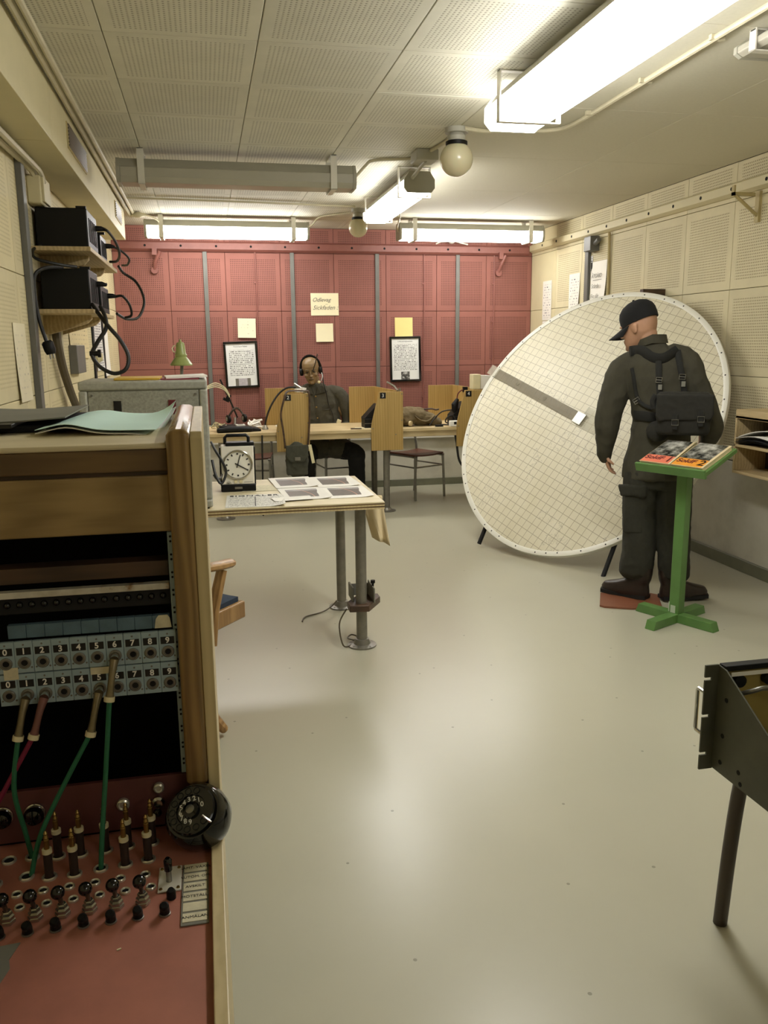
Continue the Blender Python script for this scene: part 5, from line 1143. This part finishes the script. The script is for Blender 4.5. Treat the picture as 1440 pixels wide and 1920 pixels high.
for x, y, fx, fy in ((1.262, 1.68, 1.294, 1.765), (1.60, 1.68, 1.62, 1.765), (1.262, 1.28, 1.28, 1.2), (1.60, 1.28, 1.62, 1.2)):
    sgn = 1 if y > 1.5 else -1
    G().tube(smooth_path([(fx, fy, 0), ((fx + x) / 2, (fy + y) / 2 + .005 * sgn, .25), (x + .004, y + .01 * sgn, .45), (x, y - .015 * sgn, .476), (x, y - .06 * sgn, .477)], 5), .0185, 12).build('leg', 'tube_brown', stl, world=True)
for x in (1.262, 1.60): G().cyl((x, 1.34, .477), (x, 1.62, .477), .0185, n=12).build('rail', 'tube_brown', stl, world=True)
G().bx(1.24, 1.625, 1.27, 1.66, .4955, .5075).build('seat_board', 'dark_wood', stl, .003, world=True)
# ------------------------------------------------------------------ mannequins
def ring_el(c, a, b, xd=(1, 0, 0), yd=(0, 1, 0), n=20, p=2.3):
    c = Vector(c); xd = Vector(xd); yd = Vector(yd); out = []
    for j in range(n):
        t = 2 * PI * j / n; ct, st_ = math.cos(t), math.sin(t)
        out.append(tuple(c + xd * (a * math.copysign(abs(ct) ** (2 / p), ct)) + yd * (b * math.copysign(abs(st_) ** (2 / p), st_))))
    return out
def head_geo(g, M, sc=1.0, ears=True):
    """face towards local +y, chin at z=0"""
    rows = [(-.006, .070, .028, .018), (.008, .084, .005, .034), (.03, .089, -.02, .049), (.055, .088, -.056, .059), (.08, .086, -.086, .066), (.11, .083, -.097, .070), (.135, .088, -.100, .0735), (.165, .086, -.100, .0745), (.192, .074, -.090, .069), (.213, .050, -.068, .054), (.227, .02, -.04, .032), (.232, .0, -.02, .012)]
    rings = [[(p[0] * sc, p[1] * sc, p[2] * sc) for p in ring_el((0, (f + b) / 2, z), w_, (f - b) / 2, n=24)] for z, f, b, w_ in rows]
    g.loft(rings, True, False, M)
    def T(v, r, rot=None):
        h_ = G(); h_.sphere((0, 0, 0), tuple(k * sc for k in r), 12, 8); 
        m = M @ Matrix.Translation(tuple(k * sc for k in v))
        if rot: m = m @ Euler(rot).to_matrix().to_4x4()
        g.add(h_.v, h_.f, m)
    T((0, .094, .103), (.0085, .012, .024), (.35, 0, 0)); T((0, .104, .086), (.011, .013, .011)); T((-.011, .095, .083), (.008, .010, .007)); T((.011, .095, .083), (.008, .010, .007))
    for s_ in (-1, 1):
        T((s_ * .03, .083, .135), (.024, .010, .008), (0, s_ * .25, 0)); T((s_ * .042, .068, .085), (.02, .018, .018))
        if ears: T((s_ * .0765, -.008, .105), (.007, .020, .031), (-.15, 0, s_ * .25)); T((s_ * .079, -.014, .118), (.006, .015, .014))
    T((0, .090, .058), (.020, .009, .0055)); T((0, .0885, .046), (.017, .010, .0065)); T((0, .085, .016), (.018, .012, .015))
def hand_geo(g, wrist, d, palm_n, L=.18, curl=.5, side=1):
    """palm plus five separate bent fingers; d = direction, palm_n = palm normal, thumb to side*(d x n)"""
    w0 = Vector(wrist); d = Vector(d).normalized(); n_ = Vector(palm_n); n_ = (n_ - d * n_.dot(d)).normalized(); s_ = d.cross(n_) * side
    g.tube([w0 - d * .02, w0 + d * .02, w0 + d * .055, w0 + d * .09], [.024, .032, .040, .034], 12, flat=.45, up=n_, dome=True)
    for k, (off, ln) in enumerate(((.030, .068), (.010, .078), (-.010, .072), (-.029, .056))):
        b0 = w0 + d * .082 + s_ * off; p = [b0]; dd = d.copy()
        for f in (.45, .32, .23): p.append(p[-1] + dd * ln * f); dd = (dd * math.cos(curl) + n_ * math.sin(curl)).normalized()
        g.tube(p, [.0095, .009, .008, .007], 8, dome=True)
    b0 = w0 + d * .025 + s_ * .03; g.tube([b0, b0 + (s_ * .6 + d * .7 + n_ * .3).normalized() * .035, b0 + (s_ * .5 + d * .9 + n_ * .5).normalized() * .062], [.012, .0105, .008], 8, dome=True)

# ---------------- standing mannequin in uniform, back to the camera (local x to the right, y away)
sm_ = thing('mannequin', 'standing mannequin in dark green uniform and black cap studying the plotting board', 'mannequin', (2.62, 4.43, 0), math.radians(-30.8))
HM = frame((-.148, .035, 1.512), (.40, .91, .0), (-.885, .39, -.24)) @ Matrix.Scale(1.09, 4)       # x = its right, y = where it looks
body = G(); head_geo(body, HM)
body.tube([(-.10, .02, 1.40), (-.112, .022, 1.52), (-.128, .03, 1.60)], [.062, .055, .056], 14)
body.tube([(-.03, .02, .92), (-.04, .02, 1.15), (-.06, .03, 1.35), (-.08, .03, 1.46)], [.10, .11, .12, .08], 16)
body.tube([(-.20, .01, 1.42), (-.30, 0, 1.14), (-.335, .05, .90)], [.045, .038, .028], 10); body.tube([(.06, .01, 1.45), (.22, 0, 1.12), (.22, .14, .95)], [.045, .038, .028], 10)
hand_geo(body, (-.338, .058, .895), (.28, .15, -1), (.9, .1, .2), curl=.55, side=1); hand_geo(body, (.215, .16, .94), (-.3, .8, -.35), (-.9, .1, .2), curl=.45, side=-1)
body.tube([(-.10, .02, .92), (-.12, .0, .5), (-.118, .01, .08)], [.07, .05, .035], 10); body.tube([(.05, .02, .92), (.085, .02, .5), (.10, .03, .08)], [.07, .05, .035], 10)
fuse('body', body, 'skin', sm_, .0055, 4)
# jacket
jk = G()
rows = [(.755, -.036, .195, .135), (.85, -.036, .190, .132), (.98, -.025, .170, .125), (1.10, -.022, .160, .118), (1.22, -.035, .172, .125), (1.33, -.052, .188, .128), (1.42, -.066, .185, .115), (1.475, -.078, .150, .095), (1.515, -.09, .085, .075), (1.54, -.095, .066, .066)]
jk.loft([ring_el((x, .02, z), a, b, n=28, p=2.5) for z, x, a, b in rows])
jk.tube(smooth_path([(-.185, .02, 1.435), (-.255, .015, 1.38), (-.300, .005, 1.22), (-.325, .0, 1.10), (-.330, .02, 1.00), (-.340, .045, .90), (-.338, .055, .865)], 3), [.07, .074, .077, .080, .080, .079, .078, .076, .074, .072, .070, .066, .060, .055, .05, .046, .042, .038, .035], 16, dome=True)
jk.tube(smooth_path([(.03, .02, 1.47), (.10, .015, 1.43), (.165, .005, 1.28), (.232, .0, 1.12), (.258, .03, 1.03), (.235, .11, .965)], 3), [.066, .069, .071, .071, .071, .070, .070, .070, .069, .067, .065, .062, .058, .053, .047, .042], 16, dome=True)
jacket, jb = fuse('jacket', jk, 'uniform', sm_, .007, 5, .012, 7.0, (1, 1, .75), ret_bvh=True)
# collar
cg = G(); n = 24; rr_ = []
for z, r_, fl in ((1.505, .078, 0), (1.555, .070, 0), (1.600, .074, .004), (1.598, .082, .006), (1.55, .088, .012)):
    rr_.append([(-.096 + (r_ + fl) * math.cos(2 * PI * j / n) - .012 * math.cos(2 * PI * j / n), .022 + r_ * math.sin(2 * PI * j / n), z - .03 * max(0, -math.cos(2 * PI * j / n)) - .010) for j in range(n)])
cg.loft(rr_, caps=False); cg.build('collar', 'uniform', sm_)
# trousers: two bloused legs with cargo pockets
tr = G()
tr.loft([ring_el((-.032, .02, z), a, b, n=24) for z, a, b in ((.98, .15, .11), (.86, .175, .125), (.76, .18, .125), (.70, .176, .12))])
tr.loft([ring_el((x, y, z), a, b, n=20) for z, x, y, a, b in ((.80, -.120, .015, .100, .12), (.6, -.118, .005, .102, .108), (.42, -.112, .0, .096, .10), (.30, -.110, .005, .094, .095), (.22, -.120, .01, .100, .095), (.17, -.125, .01, .096, .088), (.135, -.12, .012, .072, .07))])
tr.loft([ring_el((x, y, z), a, b, n=20) for z, x, y, a, b in ((.80, .065, .03, .105, .12), (.6, .070, .025, .104, .108), (.42, .082, .02, .096, .10), (.30, .09, .025, .092, .095), (.21, .095, .03, .092, .09), (.16, .10, .03, .086, .08), (.13, .10, .03, .064, .064))])
trouser, tbv = fuse('trousers', tr, 'uniform_dark', sm_, .007, 5, .008, 9, (1, 1, .8), ret_bvh=True, seed=9)
fg = G(); fg.prism([(-.245, .72), (-.085, .725), (-.08, .66), (-.10, .645), (-.15, .66), (-.225, .655)], .078, .112, frame((0, 0, 0), (1, 0, 0), (0, 0, 1))); fuse('pocket_flap', fg, 'uniform_dark', trouser, .006, 4, .004, 16)
G().bx(-.205, -.09, -.102, -.075, .43, .66).build('cargo_pocket', 'uniform_dark', trouser, .012, 3)
# ankle boots
def boot(x, y, rz, label=None):
    M = Matrix.Translation((x, y, .0125)) @ Matrix.Rotation(rz, 4, 'Z') @ Matrix.Scale(1.12, 4)     # toe towards local +y
    up = G(); up.loft([ring_el((0, c, z), a, b, n=22, p=2.6) for z, c, a, b in ((.012, .06, .046, .135), (.035, .062, .048, .138), (.06, .055, .046, .128), (.08, .02, .043, .09), (.105, -.02, .042, .06), (.135, -.03, .044, .055), (.175, -.03, .047, .056))])
    m0 = G(); m0.add(up.v, up.f, M); b_ = fuse('boot', m0, 'boot_leather', sm_, .006, 4)
    so = G(); so.prism([(-.036, -.068), (.036, -.068), (.046, -.03), (.042, .06), (.050, .13), (.040, .19), (0, .205), (-.040, .19), (-.050, .13), (-.042, .06), (-.046, -.03)], 0, .02); s2 = G(); s2.add(so.v, so.f, M); s2.build('sole', 'boot_sole', b_)
    for k in range(4):
        l_ = G(); l_.tube([(-.034, .045 - .022 * k, .078 + .012 * k), (0, .06 - .022 * k, .092 + .013 * k), (.034, .045 - .022 * k, .078 + .012 * k)], .004, 6); l2 = G(); l2.add(l_.v, l_.f, M); l2.build('lace', 'boot_sole', b_)
boot(-.115, .0, math.radians(68)); boot(.10, .03, math.radians(-62))
# cap
CM = HM @ Matrix.Translation((0, -.005, .158)) @ Matrix.Rotation(-.16, 4, 'X')
cp = G(); cp.loft([[tuple(CM @ Vector(p)) for p in ring_el((0, y, z), a, b, n=28, p=2.1)] for z, y, a, b in ((-.022, -.002, .082, .101), (.0, -.002, .083, .103), (.03, -.003, .082, .101), (.055, -.004, .074, .092), (.078, -.005, .055, .070), (.092, -.005, .030, .040), (.096, -.005, .008, .01))]); capo = cp.build('cap', 'cap_cloth', sm_)
def brim(a, b):
    t = (a - .5) * 2; x = .078 * t; yb = .100 * math.sqrt(max(0, 1 - (.078 * t / .0835) ** 2)); L_ = .098 * math.sqrt(max(0, 1 - t ** 4 * .75))
    return CM @ Vector((x, yb - .006 + L_ * b, -.016 - .022 * b - .03 * t * t * (.4 + .6 * b)))
bg = G(); bg.grid(brim, 14, 6); bo = bg.build('brim', 'cap_cloth', capo); so = bo.modifiers.new('solid', 'SOLIDIFY'); so.thickness = .004
G().sphere(tuple(CM @ Vector((0, -.005, .098))), .008, 10, 8).build('cap_button', 'cap_cloth', capo)
# webbing harness and pack: the ribbons lie on the jacket
def surf(x, z, off, bv=jb):
    h_, n_, i_, d_ = bv.ray_cast(Vector((x, -1.0, z)), Vector((0, 1, 0)))
    if h_ is None: return Vector((x, -.05, z)), Vector((0, -1, 0))
    return h_ + Vector((0, -off, 0)), n_
def ribbon(name, pts, width, mat, parent, off=.008, th=.005, k=5):
    P = smooth_path([(x, 0, z) for x, z in pts], k); C3 = [surf(p.x, p.z, off)[0] for p in P]
    for _ in range(3): C3 = [C3[0]] + [(C3[i - 1] + C3[i] * 2 + C3[i + 1]) / 4 for i in range(1, len(C3) - 1)] + [C3[-1]]
    g = G(); g.tube(C3, width / 2, 10, flat=th / width * 2, up=(0, 1, 0)); return g.build(name, mat, parent)
pk = thing('field_pack', 'dark canvas field pack with webbing harness worn on the standing mannequin', 'pack', (2.62, 4.43, 0), math.radians(-30.8))
pk.location.z = 0.0
ribbon('shoulder_yoke', [(-.215, 1.495), (-.15, 1.50), (-.095, 1.462), (-.03, 1.455), (.02, 1.485), (.045, 1.505)], .062, 'webbing', pk, .010, .012)
ribbon('strap', [(-.058, 1.47), (-.052, 1.40), (-.045, 1.32), (-.036, 1.25)], .036, 'webbing', pk, .009, .006)
ribbon('strap', [(.045, 1.50), (.06, 1.42), (.082, 1.34), (.095, 1.25)], .036, 'webbing', pk, .009, .006)
ribbon('belt', [(-.172, 1.128), (-.14, 1.13), (-.08, 1.125), (.0, 1.12), (.1, 1.12), (.165, 1.125)], .058, 'webbing', pk, .010, .008)
ribbon('side_strap', [(-.20, 1.40), (-.185, 1.34), (-.17, 1.26), (-.14, 1.20), (-.075, 1.175)], .022, 'webbing', pk, .009, .005)
def buckle(x, z, w_, h_, off=.016, rot=0.0):
    p, _ = surf(x, z, off); M = frame(p, (1, 0, 0), (0, 0, 1)) @ Matrix.Rotation(rot, 4, 'Z')
    o = G().tube([(-w_, -h_, 0), (w_, -h_, 0), (w_, h_, 0), (-w_, h_, 0)], .0026, 6, closed=True).tube([(-w_, 0, 0), (w_, 0, 0)], .0022, 6).build('buckle', 'steel', pk, M=M); return o
for x, z in ((-.046, 1.335), (.078, 1.352)):
    buckle(x, z, .016, .014, .02, -.08); p, _ = surf(x + .008, z - .04, .02); G().box(tuple(p), (.022, .004, .03)).build('strap_tab', 'felt_grey', pk, .001)
buckle(-.163, 1.215, .018, .014, .02, .6)
# haversack body
hv = G(); cxp, cyp = .098, -.185
hv.loft([ring_el((cxp + dx, cyp, z), a, b, n=24, p=4) for z, dx, a, b in ((1.035, .0, .125, .045), (1.05, .0, .140, .060), (1.12, -.0, .145, .066), (1.20, -.003, .148, .064), (1.255, -.005, .146, .055), (1.272, -.005, .13, .04))])
fuse('pack_body', hv, 'pack_canvas', pk, .007, 4, .005, 10)
fl = G(); fl.prism([(-.052, 1.26), (.248, 1.265), (.25, 1.15), (.235, 1.125), (-.035, 1.115), (-.05, 1.14)], .245, .262, frame((0, 0, 0), (1, 0, 0), (0, 0, 1))); fo_ = fuse('pack_flap', fl, 'pack_canvas', pk, .006, 5, .004, 12, seed=5)
rl = G(); rl.tube(smooth_path([(-.055, -.20, 1.255), (-.07, -.20, 1.22), (-.06, -.2, 1.18)]), .018, 10).build('pack_roll', 'webbing', pk)
for x, z in ((.052, 1.125), (.185, 1.145)):
    G().bx(x - .014, x + .014, -.272, -.262, z - .055, z + .03).build('pack_strap', 'webbing', pk, .002)
    G().tube([(x - .017, -.274, z - .03), (x + .017, -.274, z - .03), (x + .017, -.274, z + .0), (x - .017, -.274, z)], .003, 6, closed=True).build('buckle', 'steel', pk)
pc_ = G(); pc_.sphere((-.04, -.135, 1.045), (.065, .04, .06), 14, 10); fuse('pouch', pc_, 'pack_canvas', pk, .008, 3, .004, 12)

# ---------------- seated mannequin with headset, facing the camera (local x to the right, y away)
ss = thing('mannequin', 'seated bald mannequin in grey green uniform wearing a headset behind the desk', 'mannequin', (1.25, 8.32, 0), math.radians(-8.5))
HM2 = frame((-.210, -.005, 1.19), (-.985, .03, -.10), (.03, -.955, -.30)) @ Matrix.Rotation(0, 4, 'Z') @ Matrix.Scale(1.08, 4)
b2 = G(); head_geo(b2, HM2, 1.0)
b2.tube([(-.19, .05, 1.02), (-.195, .045, 1.12), (-.2, .05, 1.24)], [.065, .058, .058], 14)
b2.tube([(-.08, .05, .52), (-.13, .06, .75), (-.17, .06, .95), (-.19, .05, 1.05)], [.11, .11, .13, .09], 16)
b2.tube([(-.02, .05, 1.03), (.13, .05, .80), (.07, -.09, .69)], [.045, .038, .028], 10); b2.tube([(-.36, .05, 1.03), (-.43, .05, .82), (-.28, -.02, .68)], [.045, .038, .028], 10)
hand_geo(b2, (.065, -.10, .685), (-.62, -.42, -.28), (-.2, .4, -.85), curl=.3, side=1); hand_geo(b2, (-.26, -.05, .67), (.6, -.4, -.22), (.0, .3, -.9), curl=.3, side=-1)
for s_, kx in ((-1, -.27), (1, .20)):
    b2.tube([(-.08 + s_ * .08, .05, .52), (kx, -.34, .50), (kx + s_ * .01, -.30, .1), (kx + s_ * .015, -.34, .05)], [.07, .055, .04, .035], 10)
fuse('body', b2, 'skin_waxy', ss, .0055, 3)
for s_ in (-1, 1):
    e = HM2 @ Vector((s_ * .031, .0815, .117)); G().sphere(tuple(e), (.0155, .008, .0055), 12, 8, (0, -s_ * .1, 0)).build('eye', 'eye_dark', ss)
    e = [HM2 @ Vector(p) for p in ((s_ * .012, .0935, .134), (s_ * .03, .094, .143), (s_ * .052, .083, .140))]; G().tube(e, [.005, .005, .003], 6, flat=.6).build('eyebrow', 'eye_dark', ss)
e = [HM2 @ Vector(p) for p in ((-.022, .0955, .0525), (0, .0995, .0515), (.022, .0955, .0525))]; G().tube(e, .0028, 6).build('lip_line', 'eye_dark', ss)
j2 = G()
j2.loft([ring_el((x, y, z), a, b, n=28, p=2.5) for z, x, y, a, b in ((.47, -.06, .0, .215, .17), (.56, -.07, .02, .21, .16), (.66, -.095, .05, .195, .14), (.78, -.125, .06, .19, .13), (.90, -.155, .06, .20, .13), (.99, -.165, .06, .215, .12), (1.08, -.18, .055, .20, .10), (1.13, -.192, .05, .14, .085), (1.165, -.198, .05, .078, .07))])
j2.tube(smooth_path([(-.04, .055, 1.085), (.05, .045, 1.065), (.115, .04, .95), (.145, .045, .82), (.145, .03, .755), (.115, -.02, .715), (.08, -.075, .695)], 3), [.062, .066, .068, .068, .068, .068, .068, .067, .066, .066, .066, .065, .064, .06, .056, .052, .048, .044, .040], 16, dome=True)
j2.tube(smooth_path([(-.345, .055, 1.085), (-.42, .045, 1.05), (-.445, .04, .90), (-.45, .045, .80), (-.40, .02, .74), (-.30, -.02, .69)], 3), [.062, .066, .068, .068, .068, .068, .068, .067, .066, .066, .066, .065, .06, .055, .05, .045], 16, dome=True)
j2.sphere((.03, -.12, .535), (.155, .17, .10), 16, 10).sphere((-.16, -.12, .535), (.155, .17, .10), 16, 10)
jk2, jb2 = fuse('jacket', j2, 'uniform_lit', ss, .007, 4, .009, 9, (1, 1, .8), ret_bvh=True, seed=13)
# lapels, button band, buttons, pockets
def s2f(x, z, off): return surf(x, z, off, jb2)[0]
g = G()
for s_ in (-1, 1):
    P = [(-.192 + s_ * .008, 1.06), (-.195 + s_ * .035, 1.135), (-.195 + s_ * .08, 1.15), (-.195 + s_ * .135, 1.09), (-.195 + s_ * .065, 1.075)]
    q = [s2f(x, z, .010) for x, z in P]; q2 = [p + Vector((0, -.008, 0)) for p in q]; g.loft([[tuple(p) for p in q], [tuple(p) for p in q2]])
g.build('collar', 'uniform', jk2, .002, smooth=False)
g = G(); g.tube([s2f(x, z, .002) for x, z in ((-.188, 1.05), (-.182, .99), (-.178, .92), (-.168, .84), (-.15, .74), (-.12, .62))], .016, 8, flat=.25, up=(0, 1, 0)); g.build('button_band', 'uniform', jk2)
for x, z in ((-.181, 1.045), (-.176, .94), (-.167, .83)):
    p = s2f(x, z, .006); G().sphere(tuple(p), (.0085, .005, .0085), 12, 8).build('button', 'brass', jk2)
for x0, x1, z0 in ((-.12, .0, .945), (-.10, .03, .74)):
    q = [s2f(x, z, .007) for x, z in ((x0, z0), (x1, z0 + .03), (x1, z0 - .012), ((x0 + x1) / 2, z0 - .035), (x0, z0 - .035))]; G().loft([[tuple(p) for p in q], [tuple(p + Vector((0, -.006, 0))) for p in q]]).build('pocket_flap', 'uniform', jk2, .002, smooth=False)
t2 = G()
t2.sphere((-.08, .06, .50), (.20, .15, .085), 20, 12)
for s_, kx in ((-1, -.27), (1, .205)):
    t2.tube(smooth_path([(-.08 + s_ * .085, .03, .51), ((-.08 + kx) / 2 + s_ * .04, -.16, .515), (kx, -.31, .50), (kx, -.335, .44), (kx + s_ * .01, -.30, .25), (kx + s_ * .012, -.30, .10)], 4), [.095, .095, .094, .092, .09, .088, .086, .085, .084, .084, .083, .082, .08, .08, .079, .078, .077, .076, .075, .074, .074], 16, dome=True)
fuse('trousers', t2, 'trouser_black', ss, .008, 5, .008, 9, seed=21)
for s_, kx in ((-1, -.28), (1, .22)):
    M = Matrix.Translation((kx, -.33, 0)) @ Matrix.Rotation(PI, 4, 'Z'); g0 = G(); g0.loft([ring_el((0, c, z), a, b, n=20, p=2.6) for z, c, a, b in ((.0, .05, .047, .135), (.035, .052, .048, .138), (.06, .045, .045, .125), (.09, .0, .043, .075), (.13, -.03, .045, .055))]); g1 = G(); g1.add(g0.v, g0.f, M); fuse('boot', g1, 'boot_leather', ss, .007, 3)
G().bx(-.022, .022, -.012, .012, -.02, .02).build('wrist_tag', 'ivory', ss, .005, M=Matrix.Translation((.045, -.085, .795)) @ Matrix.Rotation(.4, 4, 'Y'))
# headset worn by the seated mannequin
HMw = WM[ss.name] @ HM2
hs = thing('headset', 'black headset with boom microphone worn by the seated mannequin', 'headset', M=HMw)
arc = [(.092 * math.cos(a), -.01, .112 + .132 * math.sin(a)) for a in [PI * k / 16 for k in range(17)]]
G().tube(arc, .012, 8, flat=.4).build('headband', 'black_plastic', hs)
for s_ in (-1, 1): G().lathe([(.030, -.012), (.036, -.004), (.036, .014), (.024, .020)], 18, frame((s_ * .085, -.005, .10), (0, 1, 0), (0, 0, s_))).build('earphone', 'black_plastic', hs)
G().tube(smooth_path([(-.092, .02, .09), (-.10, .06, .06), (-.085, .10, .035), (-.07, .115, .03)]), .004, 8).build('boom', 'steel', hs)
G().sphere((-.066, .118, .03), (.013, .012, .013), 12, 8).build('microphone', 'ivory', hs)
G().tube([(-.02, .098, .125), (-.05, .10, .19), (-.085, .09, .285)], .0045, 8).build('antenna_rod', 'tube_brown', hs)
inv = HMw.inverted(); W2 = WM[ss.name]
G().tube([inv @ (W2 @ Vector(p)) for p in smooth_path([(-.11, -.0, 1.28), (-.10, -.09, 1.18), (-.075, -.10, 1.08), (-.055, -.10, .97), (-.02, -.09, .88), (.0, -.085, .80)])], .005, 8).build('cord', 'cable_dark', hs)
